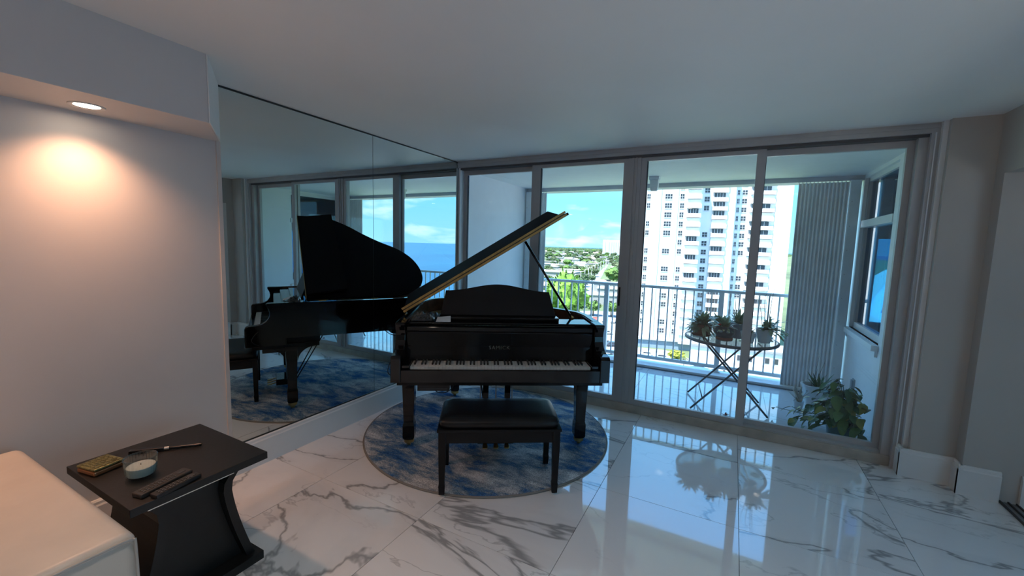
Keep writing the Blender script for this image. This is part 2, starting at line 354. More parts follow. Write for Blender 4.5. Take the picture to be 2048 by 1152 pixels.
# right end wall with window
WX = 1.12
wy0, wy1, wz0, wz1 = 4.50, 5.52, .77, 2.30
mb = MB().box(WX, WX+.16, 3.985, wy0, 0, 2.336).box(WX, WX+.16, wy1, YE+.12, 0, 2.336).box(WX, WX+.16, wy0, wy1, 0, wz0).box(WX, WX+.16, wy0, wy1, wz1, 2.336)
struct(mb.build('wall_balcony_right', EXTW), 'white end wall with a window at the right of the balcony')
wn = sempty('window_2', 'blue tinted two part window in the balcony end wall')
BX(WX+.03, WX+.09, wy0, wy0+.05, wz0, wz1).build('jamb', ALUW, wn); BX(WX+.03, WX+.09, wy1-.05, wy1, wz0, wz1).build('jamb', ALU, wn)
BX(WX+.03, WX+.09, wy0+.05, wy1-.05, wz0, wz0+.06).build('rail', ALUW, wn); BX(WX+.03, WX+.09, wy0+.05, wy1-.05, wz1-.04, wz1).build('rail', ALUW, wn)
BX(WX+.0, WX+.09, wy0+.03, wy1-.03, 1.80, 1.87).build('mid_rail', ALUW, wn)
BX(WX+.055, WX+.062, wy0+.05, wy1-.05, wz0+.06, 1.80).build('pane', TINT, wn); BX(WX+.055, WX+.062, wy0+.05, wy1-.05, 1.87, wz1-.04).build('pane', TINT, wn)
BX(WX-.05, WX+.03, wy0-.02, wy1+.02, wz0-.05, wz0).build('sill', EXTW, wn, bevel=.004); BX(WX-.02, WX+.03, wy0-.01, wy1+.01, wz0-.10, wz0-.05).build('sill', EXTW, wn)
# the neighbouring corner room seen through that window
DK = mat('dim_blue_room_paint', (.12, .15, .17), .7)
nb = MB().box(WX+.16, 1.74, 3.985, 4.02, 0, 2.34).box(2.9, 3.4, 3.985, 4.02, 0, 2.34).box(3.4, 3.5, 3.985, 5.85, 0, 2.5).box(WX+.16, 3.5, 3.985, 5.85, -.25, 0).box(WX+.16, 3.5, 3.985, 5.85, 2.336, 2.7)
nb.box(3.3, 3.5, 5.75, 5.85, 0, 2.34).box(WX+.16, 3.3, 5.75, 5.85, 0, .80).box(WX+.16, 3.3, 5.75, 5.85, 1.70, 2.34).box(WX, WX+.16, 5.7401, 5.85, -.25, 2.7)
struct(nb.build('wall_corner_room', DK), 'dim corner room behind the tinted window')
w6 = sempty('window_3', 'far window of the corner room looking over the sea')
BX(WX+.16, 3.3, 5.79, 5.80, .80, 1.70).build('pane', CLEAR, w6)
# outlet on the end wall
ot = thing('wall_outlet', 'small grey weatherproof outlet low on the balcony end wall', 'outlet', (WX, 5.08, .21))
BX(-.012, -.0005, -.035, .035, 0, .11).build('plate', mat('grey_plastic', (.35, .40, .43), .5), ot, bevel=.002); BX(-.026, -.0125, -.028, .028, .012, .098).build('cover', mat('grey_cover', (.28, .33, .36), .4), ot, bevel=.003)

# accordion shutters
SHM = mat('grey_shutter_metal', (.88, .91, .92), .5, metal=.0, var=.08, vscale=5)
def shutter(name, x0, x1, y, n, label, amp=.013, post=None):
    t = thing(name, label, 'shutter', ((x0+x1)/2, y, .012)); cx = (x0+x1)/2
    st = (x1-x0)/n
    for k in range(n):
        a = x0+k*st-cx; b = a+st; s = 1 if k % 2 == 0 else -1
        m = MB(); pr = []
        for q in range(6):
            u = q/5; pr.append((a+(b-a)*u+.004*math.sin(u*PI*2), s*amp*(2*u-1)))
        pts = pr+[(p+.0022, v-.0022*s) for p, v in pr[::-1]]
        m.prism(pts, 0, 2.262, lambda u, v, w: (u, v, w)); m.build('slat', SHM, t)
    for k in range(0, n+1, 2):
        MB().tube([(x0+k*st-cx, -amp, 2.262), (x0+k*st-cx, -amp, 2.272)], .004, 6).build('hanger', ALUW, t)
    if post:
        a, b = post[0]-cx, post[1]-cx
        BX(a, b, -.06, .05, 0, 2.273).build('end_post', mat('shutter_post', (.70, .77, .80), .45), t, bevel=.004)
        for z in (.3, .55, .8, 1.05, 1.3, 1.55, 1.8, 2.05): BX(a+.016, a+.024, -.063, -.0602, z, z+.008).build('rivet', ALU, t)
    return t
shutter('accordion_shutter', .56, 1.0, 5.54, 26, 'folded grey accordion storm shutter beside the tinted window', post=(1.005, 1.09))
shutter('accordion_shutter', -2.60, -2.40, 5.54, 8, 'narrow folded accordion storm shutter at the white left end wall', post=(-2.70, -2.605))

# railing
rl = thing('balcony_railing', 'pale grey metal balcony railing with thin upright bars', 'railing', (-.8, 5.66, .035))
RM = mat('railing_paint', (.80, .85, .88), .4, var=.03)
def rx(x): return x+.8
BX(rx(XL+.04), rx(1.10), -.03, .03, .985, 1.02).build('top_rail', RM, rl, bevel=.006)
BX(rx(XL+.04), rx(1.10), -.015, .015, .045, .085).build('bottom_rail', RM, rl)
post_me = BX(-.028, .028, -.028, .028, 0, .985).mesh('post', RM); foot_me = BX(-.045, .045, -.04, .04, 0, .012).mesh('post_foot', RM)
pxs = [-2.62, -1.51, -.10, .95]
for x in pxs:
    p = place(post_me, 'post', rl, (rx(x), 0, 0)); place(foot_me, 'post_foot', p)
bal_me = BX(-.008, .008, -.008, .008, .085, .985).mesh('baluster', RM)
x = -2.52
while x < 1.0:
    if min(abs(x-p) for p in pxs) > .05: place(bal_me, 'baluster', rl, (rx(x), 0, 0))
    x += .1005
# small white lamp under the balcony ceiling
lp = thing('balcony_lamp', 'small white tapered lamp fixture under the balcony ceiling', 'lamp', (-.86, 5.02, 2.335))
BX(-.055, .055, -.05, .05, -.035, -.0005).build('mount', EXTW, lp, bevel=.004); MB().loft([[(-w, -w*.8, z), (w, -w*.8, z), (w, w*.8, z), (-w, w*.8, z)] for w, z in ((.046, -.0355), (.043, -.11), (.034, -.15), (.03, -.155))]).build('housing', mat('lamp_plastic', (.72, .76, .76), .5), lp, bevel=.004)

# ================================================================== RUG
def rugmat():
    m = bpy.data.materials.new('abstract_blue_rug'); m.use_nodes = True; t = m.node_tree; b = t.nodes['Principled BSDF']
    co = N(t, 'ShaderNodeTexCoord'); mpn = N(t, 'ShaderNodeMapping'); mpn.inputs['Scale'].default_value = (1, 2.2, 1); mpn.inputs['Rotation'].default_value = (0, 0, .5); t.links.new(co.outputs['Object'], mpn.inputs[0])
    n = N(t, 'ShaderNodeTexNoise'); n.inputs['Scale'].default_value = 2.3; n.inputs['Detail'].default_value = 12; n.inputs['Roughness'].default_value = .72; n.inputs['Distortion'].default_value = .4; t.links.new(mpn.outputs[0], n.inputs['Vector'])
    r = N(t, 'ShaderNodeValToRGB'); t.links.new(n.outputs[0], r.inputs[0]); e = r.color_ramp
    e.elements[0].position = .34; e.elements[0].color = (.012, .035, .10, 1); e.elements[1].position = .66; e.elements[1].color = (.58, .57, .55, 1)
    for p, c in ((.41, (.03, .10, .24, 1)), (.47, (.11, .17, .23, 1)), (.52, (.27, .29, .31, 1)), (.58, (.40, .41, .41, 1))): q = e.elements.new(p); q.color = c
    for q in e.elements: q.color = tuple(min(1, v*1.45) for v in q.color[:3])+(1,)
    f = N(t, 'ShaderNodeTexNoise'); f.inputs['Scale'].default_value = 160; f.inputs['Detail'].default_value = 2; t.links.new(co.outputs['Object'], f.inputs['Vector'])
    mr = N(t, 'ShaderNodeMapRange'); mr.inputs['From Min'].default_value = .3; mr.inputs['From Max'].default_value = .7; mr.inputs['To Min'].default_value = .45; mr.inputs['To Max'].default_value = 1.35; t.links.new(f.outputs[0], mr.inputs['Value'])
    mu = N(t, 'ShaderNodeMixRGB', blend_type='MULTIPLY'); mu.inputs[0].default_value = 1; t.links.new(r.outputs[0], mu.inputs[1]); t.links.new(mr.outputs[0], mu.inputs[2])
    t.links.new(mu.outputs[0], b.inputs['Base Color']); b.inputs['Roughness'].default_value = .95; b.inputs['Specular IOR Level'].default_value = .1
    bp = N(t, 'ShaderNodeBump'); bp.inputs['Strength'].default_value = .5; bp.inputs['Distance'].default_value = .004; t.links.new(f.outputs[0], bp.inputs['Height']); t.links.new(bp.outputs[0], b.inputs['Normal'])
    return m
RC = (-1.715, 2.885)
rug = thing('round_rug', 'round blue and grey abstract rug under the piano', 'rug', (RC[0], RC[1], 0))
MB().lathe([(.001, .0002), (.966, .0002), (.966, .011), (.001, .0115)], seg=96, cap=False).build('pile', rugmat(), rug, True, auto=40)
MB().lathe([(.966, .0002), (.975, .001), (.979, .006), (.975, .0115), (.966, .012)], seg=96, cap=False).build('binding', mat('grey_binding', (.24, .23, .21), .9, bump=.3, bscale=300), rug, True)
RZ = .0121

# ================================================================== GRAND PIANO
TH = math.radians(32.3); PO = Vector((-1.336, 2.422, 0))
pn = thing('grand_piano', 'glossy black baby grand piano with its lid propped open', 'piano', (PO.x, PO.y, RZ), TH)
ZT = .975-RZ*0
def P3(s, t, z): return (s, t, z-RZ)
bent = [(.73, .55), (.70, .70), (.635, .80), (.52, .93), (.38, 1.05), (.22, 1.21), (.08, 1.38), (-.08, 1.49), (-.27, 1.54), (-.46, 1.53), (-.60, 1.46), (-.69, 1.33), (-.73, 1.15)]
outl = [(.73, .25), (.73, .40)]+catmull(bent, 5)+[(-.73, .8), (-.73, .25)]
def offset(path, d):
    out = []
    for i, p in enumerate(path):
        a = Vector(path[max(i-1, 0)]); b = Vector(path[min(i+1, len(path)-1)]); t = (b-a).normalized(); n = Vector((-t.y, t.x)); out.append((p[0]+n.x*d, p[1]+n.y*d))
    return out
def ring(path, d0, d1, z0, z1):
    A = offset(path, d0); B = offset(path, d1); mb = MB()
    mb.loft([[P3(*a, z0), P3(*a, z1), P3(*b, z1), P3(*b, z0)] for a, b in zip(A, B)]); return mb
ring(outl, 0, .042, .665, .975).build('rim', BLACK, pn, True, auto=35)
ring(outl, .0425, .052, .80, .968).build('inner_rim', MAHOG, pn, True, auto=35)
inn = offset(outl, .045)
mb = MB(); mb.prism(inn, .70, .715, lambda u, v, w: P3(u, v, w)); mb.build('soundboard', SPRUCE, pn)
inn2 = [p for p in offset(outl, .075) if p[1] > .42]
mb = MB(); mb.prism(inn2, .845, .86, lambda u, v, w: P3(u, v, w)); mb.build('iron_plate', PLATE, pn)
mb = MB()
for k in range(34):
    s0 = -.60+k*.034; mb.tube([P3(s0, .50, .885), P3(s0*.75-.10, 1.0, .885)], .0018, 4)
mb.build('strings', mat('steel_strings', (.5, .48, .42), .3, metal=1), pn)
# arms
arm = [(-.05, .605), (-.05, .762), (-.044, .776), (-.03, .783), (.03, .787), (.075, .797), (.108, .818), (.130, .85), (.137, .885), (.130, .92), (.117, .945), (.11, .962), (.114, .973), (.125, .975), (.26, .975), (.26, .605)]
for a, b in ((-.732, -.667), (.667, .732)):
    m = MB(); m.prism(arm, a, b, lambda u, v, w: P3(w, u, v)); m.build('arm', BLACK, pn, bevel=.004)
BX(-.667, .667, -.03, .53, .605-RZ, .655-RZ).build('key_bed', BLACKM, pn)
BX(-.667, .667, -.046, -.02, .606-RZ, .690-RZ).build('key_slip', BLACK, pn, bevel=.003)
BX(-.70, .70, .0, .52, .572-RZ, .604-RZ).build('key_bed_support', BLACKM, pn)
for a, b in ((-.6665, -.616), (.616, .6665)):
    BX(a, b, -.019, .15, .656-RZ, .715-RZ).build('key_block', BLACK, pn, bevel=.003)
# keys
pit = 1.225/52
wk = BX(-pit/2+.0006, pit/2-.0006, 0, .150, .676-RZ, .700-RZ).mesh('white_key', IVORY)
bk = MB().loft([[(-.005, y0, z), (.005, y0, z), (.005, .15, z), (-.005, .15, z)] for y0, z in ((.05, .700-RZ), (.052, .708-RZ), (.058, .712-RZ))]).mesh('black_key', EBONY)
for i in range(52): place(wk, 'white_key', pn, (-.6125+pit*(i+.5), 0, 0))
names = 'ABCDEFG'
for i in range(51):
    if names[i % 7] in 'ACDFG': place(bk, 'black_key', pn, (-.6125+pit*(i+1), 0, 0))
# fallboard, with faint maker's letters
fb = MB(); fb.prism([(.155, .66), (.150, .705), (.158, .74), (.166, .80), (.172, .895), (.178, .905), (.195, .905), (.195, .66)], -.664, .664, lambda u, v, w: P3(w, u, v))
fb = fb.build('fallboard', BLACK, pn, bevel=.002)
cu = bpy.data.curves.new('lettering', 'FONT'); cu.body = 'SAMICK'; cu.size = .036; cu.space_character = 1.25; cu.align_x = 'CENTER'; cu.extrude = .0004
tmp = bpy.data.objects.new('tmp_text', cu); C.objects.link(tmp); bpy.context.view_layer.update()
tme = bpy.data.meshes.new_from_object(tmp); bpy.data.objects.remove(tmp); bpy.data.curves.remove(cu)
tme.name = 'lettering'; tme.materials.clear(); tme.materials.append(mat('dull_brass_letters', (.12, .115, .105), .4, metal=.4))
place(tme, 'lettering', fb, (-.012, .1640, .782-RZ), (PI/2-.07, 0, 0))
BX(-.666, .666, .168, .24, .907-RZ, .938-RZ).build('lock_rail', BLACK, pn, bevel=.004)
BX(-.666, .666, .195, .2, .80-RZ, .907-RZ).build('action_cover', BLACKM, pn)
BX(-.666, .666, .232, .44, .940-RZ, .958-RZ).build('music_shelf', BLACK, pn, bevel=.003)
BX(-.46, .44, .315, .415, .959-RZ, .985-RZ).build('desk_ledge', BLACK, pn, bevel=.003)
# music desk, leaning back
dk = []
for k in range(25):
    u = k/24; s = -.418+u*.80; dk.append((s, .185+.052*(math.sin(PI*u)**2.2)))
dpts = [(-.455, 0)]+[(-.450, .01)]+dk+[(.425, .01), (.430, 0)]
m = MB(); tl = math.radians(22)
m.prism(dpts, 0, .016, lambda u, v, w: P3(u, .395+v*math.sin(tl)+w*math.cos(tl), .987+v*math.cos(tl)*1.05-w*math.sin(tl)))
md = m.build('music_desk', BLACKM, pn, bevel=.003)
MB().bar(P3(-.02, .50, .965), P3(-.02, .455, 1.11), .012).build('desk_prop', BLACKM, pn); MB().bar(P3(.2, .50, .965), P3(.2, .455, 1.11), .012).build('desk_prop', BLACKM, pn)
# lid
LA = math.radians(32.2); lc, ls = math.cos(LA), math.sin(LA)
def L3(p, t, h): return P3(-.725+p*lc-h*ls, t, .992+p*ls+h*lc)
lo = [(p[0]+.735, p[1]) for p in offset(outl, -.012)]
lo = [(min(1.455, max(0, p)), t) for p, t in lo if t > .44]
lo = [(1.455, .42)]+lo+[(0.0, .42)]
m = MB(); m.prism(lo, 0, .019, lambda u, v, w: L3(u, v, w)); LIDM = mat('matte_black_lid', (.006, .007, .009), .6, spec=.06, var=.1); lid = m.build('lid', LIDM, pn)
m = MB(); m.prism([(.03, .425), (1.385, .425), (1.385, .76), (.03, .76)], .0235, .043, lambda u, v, w: L3(u, v, w+(v-.425)*.17)); flap = m.build('lid_flap', LIDM, pn)
BRL = mat('aged_brass_hinge', (.50, .33, .12), .42, metal=.8, var=.2, vscale=30)
for a, b in ((.002, .018), (.0255, .0415)):
    m = MB(); m.prism([(0.0, a), (1.44, a), (1.44, b), (0, b)], .4165, .4195, lambda u, v, w: L3(u, w, v)); m.build('lid_hinge', BRL, pn)
m = MB(); m.tube([L3(0.02, .4185, .0215), L3(1.40, .4185, .0215)], .0028, 6); m.build('hinge_pin', mat('dark_hinge', (.05, .04, .03), .4), pn)
MB().tube([P3(.575, .50, .962), P3(.183, .47, 1.555)], .0095, 8).build('lid_prop', BLACK, pn, True)
MB().tube([P3(.59, .49, .958), P3(.565, .51, .972)], .012, 8).build('prop_hinge', BRASS, pn, True)
for t in (.55, 1.0): MB().tube([P3(-.733, t-.03, .985), P3(-.733, t+.03, .985)], .006, 8).build('side_hinge', BRASS, pn)
# legs
def leg(s, t, rz=0):
    m = MB(); R = []
    for hw, z in ((.052, .585), (.052, .56), (.047, .54), (.0365, .21), (.036, .20), (.0425, .175), (.0425, .085), (.036, .07), (.033, .066)):
        R.append([(-hw, -hw, z-RZ), (hw, -hw, z-RZ), (hw, hw, z-RZ), (-hw, hw, z-RZ)])
    l = m.loft(R).build('leg', BLACK, pn, bevel=.003); l.location = (s, t, 0); l.rotation_euler = (0, 0, rz)
    MB().lathe([(.026, .066-RZ), (.037, .064-RZ), (.037, .042-RZ), (.028, .036-RZ)], seg=20).build('ferrule', BRASS, l, True, auto=40)
    w = MB(); w.lathe([(.004, -.012), (.021, -.012), (.0225, -.008), (.0225, .008), (.021, .012), (.004, .012)], seg=20)
    w.v = [(p[2], p[1], p[0]+.0227) for p in w.v]; w.build('caster', BRASS, l, True, auto=40)
    return l
leg(-.665, .295); leg(.625, .295); leg(-.385, 1.33)
BX(-.50, -.28, 1.22, 1.42, .585-RZ, .664-RZ).build('leg_block', BLACKM, pn)
for s in (-.665, .625):
    for sg in (-1, 1):
        pts = [(.049, .571), (.049, .44)]+[(.049+.14*(1-math.cos(k/8*PI/2)), .44+.131*math.sin(k/8*PI/2)) for k in range(9)]
        m = MB(); m.prism(pts, s-.035, s+.035, lambda u, v, w: P3(w, .295+sg*u, v)); m.build('leg_bracket', BLACK, pn)
# lyre and pedals
for s in (-.10, .062):
    MB().loft([[(s-w, .285-w, z-RZ), (s+w, .285-w, z-RZ), (s+w, .285+w, z-RZ), (s-w, .285+w, z-RZ)] for w, z in ((.024, .571), (.024, .54), (.021, .5), (.021, .16), (.024, .125))]).build('lyre_pillar', BLACK, pn)
BX(-.155, .105, .17, .35, .073-RZ, .130-RZ).build('lyre_box', BLACK, pn, bevel=.004)
for s in (-.10, -.022, .056):
    m = MB(); m.loft([[(s-w, t, z-RZ), (s+w, t, z-RZ), (s+w, t, z-.008-RZ), (s-w, t, z-.008-RZ)] for w, t, z in ((.010, .1695, .094), (.012, .15, .090), (.018, .125, .084), (.019, .105, .082), (.014, .093, .082))]); m.build('pedal', BRASS, pn, bevel=.002)
for s in (-.14, -.022, .10): MB().tube([P3(s, .30, .130), P3(s, .31, .572)], .0042, 6).build('pedal_rod', mat('steel_rod', (.45, .42, .38), .3, metal=1), pn)
for s in (-.08, .04): MB().tube([P3(s, .355, .10), P3(s*2.2, .66, .66)], .006, 6).build('lyre_brace', BLACKM, pn)
# electronic box under the key bed and its lead
eb = BX(-.575, -.355, .07, .26, .508-RZ, .571-RZ).build('control_box', mat('black_plastic', (.02, .02, .022), .45), pn, bevel=.003)
BX(-.56, -.37, .0685, .0699, .52-RZ, .528-RZ).build('drawer_slot', mat('slot_grey', (.06, .06, .065), .5), eb)
cab = [P3(-.52, .20, .508), P3(-.49, .2, .49), P3(-.45, .2, .455), P3(-.40, .2, .45), P3(-.35, .2, .48), P3(-.33, .22, .53), P3(-.33, .25, .575)]
MB().tube(catmull(cab, 5), .0035, 6).build('cable', mat('black_cable', (.01, .01, .01), .5), pn, True)
cab = [P3(-.735, .05, .74), P3(-.752, .02, .71), P3(-.758, .0, .67), P3(-.752, .02, .64), P3(-.735, .05, .62)]
MB().tube(catmull(cab, 5), .003, 6).build('cable', MATS['black_cable'], pn, True)
cab = [P3(-.70, 1.1, .667), P3(-.7, 1.16, .62), P3(-.69, 1.24, .60), P3(-.67, 1.3, .63), P3(-.66, 1.34, .667)]
MB().tube(catmull(cab, 5), .004, 6).build('cable', MATS['black_cable'], pn, True)

# crumpled black cover and paper on the bass end of the music shelf
def onpiano(s, t, z):
    c, s_ = math.cos(TH), math.sin(TH); return (PO.x+s*c-t*s_, PO.y+s*s_+t*c, z)
rnd = random.Random(3)
def crumple(w, d, h, n, seed, flat=.3):
    mb = MB(); vs = []; fs = []
    for j in range(n+1):
        for i in range(n+1):
            u, v = i/n-.5, j/n-.5; e = max(0, 1-(2*max(abs(u), abs(v)))**3)
            q = noise.noise(Vector((u*6+seed, v*6, seed)))+.6*noise.noise(Vector((u*15, v*15+seed, seed)))
            z = .0012+h*e*(.45+.55*abs(q)*1.6)
            vs.append((u*w*(1+.2*noise.noise(Vector((v*5, seed, 0)))), v*d*(1+.2*noise.noise(Vector((u*5, seed, 3)))), z))
    vs2 = [(a*.97, b*.97, max(.0004, c-.0015)) for a, b, c in vs]
    m = n+1
    for j in range(n):
        for i in range(n):
            k = j*m+i; fs.append((k, k+1, k+m+1, k+m)); o = len(vs); fs.append((o+k, o+k+m, o+k+m+1, o+k+1))
    o = len(vs)
    edge = [i for i in range(m)]+[j*m+n for j in range(1, m)]+[n*m+i for i in range(n-1, -1, -1)]+[j*m for j in range(n-1, 0, -1)]
    for a, b in zip(edge, edge[1:]+edge[:1]): fs.append((a, o+a, o+b, b))
    return mb.add(vs+vs2, fs)
cv = crumple(.16, .13, .05, 20, 2.3).build('crumpled_cover', mat('shiny_black_plastic', (.02, .025, .03), .18, coat=.5)); tag(cv, 'crumpled shiny black plastic cover on the bass end of the piano', 'cover')
cv.location = onpiano(-.575, .335, .9605); cv.rotation_euler = (0, 0, TH+.1)
pm = MB(); pm.add([(-.05, -.035, .0), (.055, -.03, .0), (.05, .04, .03), (-.045, .035, .022), (-.05, -.035, .0015), (.055, -.03, .0015), (.05, .04, .0315), (-.045, .035, .0235)], [(0, 1, 2, 3), (4, 7, 6, 5), (0, 4, 5, 1), (1, 5, 6, 2), (2, 6, 7, 3), (3, 7, 4, 0)])
pp = pm.build('folded_paper', mat('white_paper', (.75, .78, .80), .5)); tag(pp, 'small folded white paper beside the music desk', 'paper'); pp.location = onpiano(-.42, .275, .9605); pp.rotation_euler = (0, 0, TH)
cl = crumple(.26, .22, .07, 20, 7.7).build('grey_cloth', mat('blue_grey_cloth', (.16, .21, .26), .5, var=.2)); tag(cl, 'bunched blue-grey cloth lying inside the open piano', 'cloth'); cl.location = onpiano(-.52, .66, .8895); cl.rotation_euler = (0, 0, TH)

# ================================================================== BENCH
bn = thing('piano_bench', 'black padded piano bench in front of the keyboard', 'bench', onpiano(-.022, -.165, RZ), TH)
m = MB(); R = []
for k, (a, b, z) in enumerate(((.352, .182, .425), (.362, .190, .43), (.366, .194, .45), (.366, .194, .462), (.355, .183, .476), (.325, .155, .485), (.26, .10, .489))):
    ring_ = []
    for i in range(32):
        an = 2*PI*i/32; ca, sa = math.cos(an), math.sin(an); e = .18
        ring_.append((a*math.copysign(abs(ca)**e, ca), b*math.copysign(abs(sa)**e, sa), z-RZ))
    R.append(ring_)
m.loft(R).build('seat_cushion', LEATHB, bn, True)
BX(-.375, .375, -.20, .20, .408-RZ, .4249-RZ).build('seat_frame', BLACKM, bn, bevel=.003)
for y in (-.183, .165): BX(-.325, .325, y, y+.018, .335-RZ, .4079-RZ).build('apron', BLACKM, bn)
for x in (-.355, .337): BX(x, x+.018, -.165, .165, .335-RZ, .4079-RZ).build('apron', BLACKM, bn)
for x in (-.345, .345):
    for y in (-.172, .172):
        m = MB(); m.loft([[(x-w, y-w, z), (x+w, y-w, z), (x+w, y+w, z), (x-w, y+w, z)] for w, z in ((.022, .4078-RZ), (.022, .32-RZ), (.017, .07), (.0195, .055), (.0165, 0))]); m.build('leg', BLACKM, bn, bevel=.002)

# ================================================================== SIDE TABLE AND WHAT LIES ON IT
TX, TY, TZ = -2.118, .861, .55
st = thing('side_table', 'black wooden side table with hourglass legs beside the sofa', 'table', (TX, TY, 0))
TBL = mat('black_stained_wood', (.007, .0075, .0075), .45, var=.2, vscale=20, bump=.05, bscale=90)
BX(-.29, .288, -.25, .248, TZ-.032, TZ).build('table_top', TBL, st, bevel=.002)
def side_prof(y_top, y_neck, y_bot, zt, zb):
    out = []
    for k in range(13):
        z = zt+(zb-zt)*k/12; u = k/12
        y = y_top+(y_neck-y_top)*math.sin(min(1, u/.22)*PI/2) if u < .22 else y_neck+(y_bot-y_neck)*(((u-.22)/.78)**1.4)
        out.append((y, z))
    return out
for sg, nm in ((1, 'leg'), (-1, 'leg')):
    o_ = side_prof(.215, .135, .225, TZ-.033, .04); i_ = [(y-.035, z) for y, z in o_[::-1]]
    m = MB(); m.prism([(sg*y, z) for y, z in o_+i_], -.20, .20, lambda u, v, w: (w, u, v)); m.build('leg', TBL, st)
pan = [(y-.036, z) for y, z in side_prof(.215, .135, .225, TZ-.034, .042)]
m = MB(); m.prism([(y, z) for y, z in pan]+[(-y, z) for y, z in pan[::-1]], .135, .155, lambda u, v, w: (w, u, v)); m.build('side_panel', TBL, st)
m = MB(); m.prism([(y, z) for y, z in pan]+[(-y, z) for y, z in pan[::-1]], -.155, -.135, lambda u, v, w: (w, u, v)); m.build('side_panel', TBL, st)
BX(-.23, .23, -.25, .25, 0, .04).build('base', TBL, st, bevel=.002)
BX(.2885, .2895, -.20, .10, TZ-.0325, TZ-.029).build('silver_line', CHROME, st)  # thin silver line along the edge of the top
# tin
tn = thing('ornate_tin', 'small ornate green and copper tin box near the sofa', 'box', (-2.267, .676, TZ), math.radians(11))
OLIVE = mat('olive_gold_relief', (.20, .19, .08), .35, metal=.5, var=.45, vscale=55, bump=.5, bscale=70); COPPER = mat('copper_tin', (.42, .20, .10), .32, metal=.8, var=.2)
BX(-.055, .055, -.052, .052, 0, .020).build('tin_body', COPPER, tn, bevel=.006); BX(-.056, .056, -.053, .053, .0205, .031).build('lid', OLIVE, tn, bevel=.006)
mb = MB()
for k in range(8):
    for q in range(7): mb.box(-.046+.0118*k, -.038+.0118*k+.003*((k+q) % 2), -.043+.0125*q, -.037+.0125*q+.003*(k % 2), .031, .0325)
mb.build('relief', OLIVE, tn)
# candle glass
cg = thing('candle_glass', 'ribbed pale blue glass holding a cream candle', 'candle', (-2.062, .733, TZ))
RG = glassmat('ribbed_blue_glass', (.84, .92, .95), 1.7, .12)
MB().lathe([(.036, 0), (.041, .002), (.040, .008), (.047, .016), (.050, .045), (.051, .078), (.053, .082), (.051, .085), (.048, .082), (.0475, .045), (.044, .014), (.03, .010)], seg=64, flute=.045).build('glass_cup', RG, cg)
MB().lathe([(.001, .011), (.0425, .0115), (.0445, .016), (.0462, .046), (.044, .0475), (.001, .0475)], seg=32, cap=False).build('wax', mat('cream_wax', (.62, .60, .52), .5), cg, True, auto=30)
MB().tube([(0, 0, .0475), (.001, 0, .056)], .0012, 6).build('wick', BLACKM, cg)
# long lighter
lt = thing('long_lighter', 'slim black wand shaped lighter with a metal collar', 'lighter', (-2.225, .885, TZ), math.radians(48))
m = MB(); m.loft([[(x, -w, z0), (x, w, z0), (x, w*.8, z1), (x, -w*.8, z1)] for x, w, z0, z1 in ((-.135, .011, .0, .016), (-.13, .014, 0, .02), (-.05, .014, 0, .02), (-.005, .010, 0, .016))]); m.build('handle', mat('black_gloss_plastic', (.008, .008, .01), .2), lt, bevel=.003)
MB().tube([(-.006, 0, .009), (.012, 0, .009)], .0085, 12).build('collar', CHROME, lt, True, auto=40); MB().tube([(.012, 0, .0085), (.135, 0, .0085)], .0065, 10).build('nozzle', mat('black_metal', (.03, .03, .034), .25, metal=.6), lt, True, auto=40)
# remotes
def remote(x, y, rz, L, w, lab, c):
    t = thing('remote_control', lab, 'remote', (x, y, TZ), rz, 'remote controls on the side table')
    BX(-L/2, L/2, -w/2, w/2, 0, .017).build('shell', mat('remote_shell_%d' % c, ((.012, .012, .013) if c else (.035, .03, .027)), .4, bump=.05), t, bevel=.004)
    bm_ = BX(-.004, .004, -.0035, .0035, 0, .002).mesh('button', mat('remote_button', (.07, .07, .07), .5))
    for i in range(9):
        for j in (-1, 0, 1): place(bm_, 'button', t, (-L/2+.02+i*.014, j*.011, .0168))
    pl = BX(-.014, .014, -.008, .008, 0, .0018).mesh('pad', mat('remote_pad', (.05, .05, .052), .35)); place(pl, 'pad', t, (L/2-.03, 0, .0168))
remote(-1.917, .748, math.radians(102), .19, .052, 'thicker brown-black remote control lying nearest the candle', 0)
remote(-1.855, .765, math.radians(100), .165, .040, 'slim black remote control at the table edge', 1)

# ================================================================== SOFA
sf = thing('sofa', 'cream leather sofa with a broad padded arm and piped edge', 'sofa', (-2.16, -.55, 0))
CREAM = mat('cream_leather', (.56, .52, .46), .38, var=.07, vscale=4, bump=.35, bscale=9)
def cushion(name, x0, x1, y0, y1, z0, z1, r=.04, dz=.0, par=sf):
    o = BX(x0+2.16, x1+2.16, y0+.55, y1+.55, z0, z1).build(name, CREAM, par, True, bevel=r, seg=5)
    return o
cushion('arm', -2.66, -1.585, .17, .548, .05, .602, .035)
cushion('seat_base', -2.66, -1.60, -1.62, .165, .05, .30, .02)
cushion('seat_cushion', -2.40, -1.57, -.72, .16, .302, .45, .05); cushion('seat_cushion', -2.40, -1.57, -1.61, -.73, .302, .45, .05)
cushion('backrest', -2.69, -2.42, -1.62, .165, .302, .85, .06)
cushion('arm', -2.66, -1.585, -2.0, -1.63, .05, .602, .035)
pth = [(-1.585+2.166, .52+.55, .06), (-1.585+2.166, .535+.55, .30), (-1.585+2.166, .536+.55, .565), (-1.585+2.166, .528+.55, .583), (-1.585+2.166, .505+.55, .592), (-1.585+2.166, .36+.55, .592), (-1.585+2.166, .215+.55, .592), (-1.585+2.166, .19+.55, .58), (-1.585+2.166, .182+.55, .56), (-1.585+2.166, .182+.55, .06)]
MB().tube(catmull(pth, 4), .0045, 6).build('piping', mat('leather_piping', (.40, .38, .35), .4), sf, True)
ft = BX(-.03, .03, -.03, .03, 0, .05).mesh('foot', BLACKM)
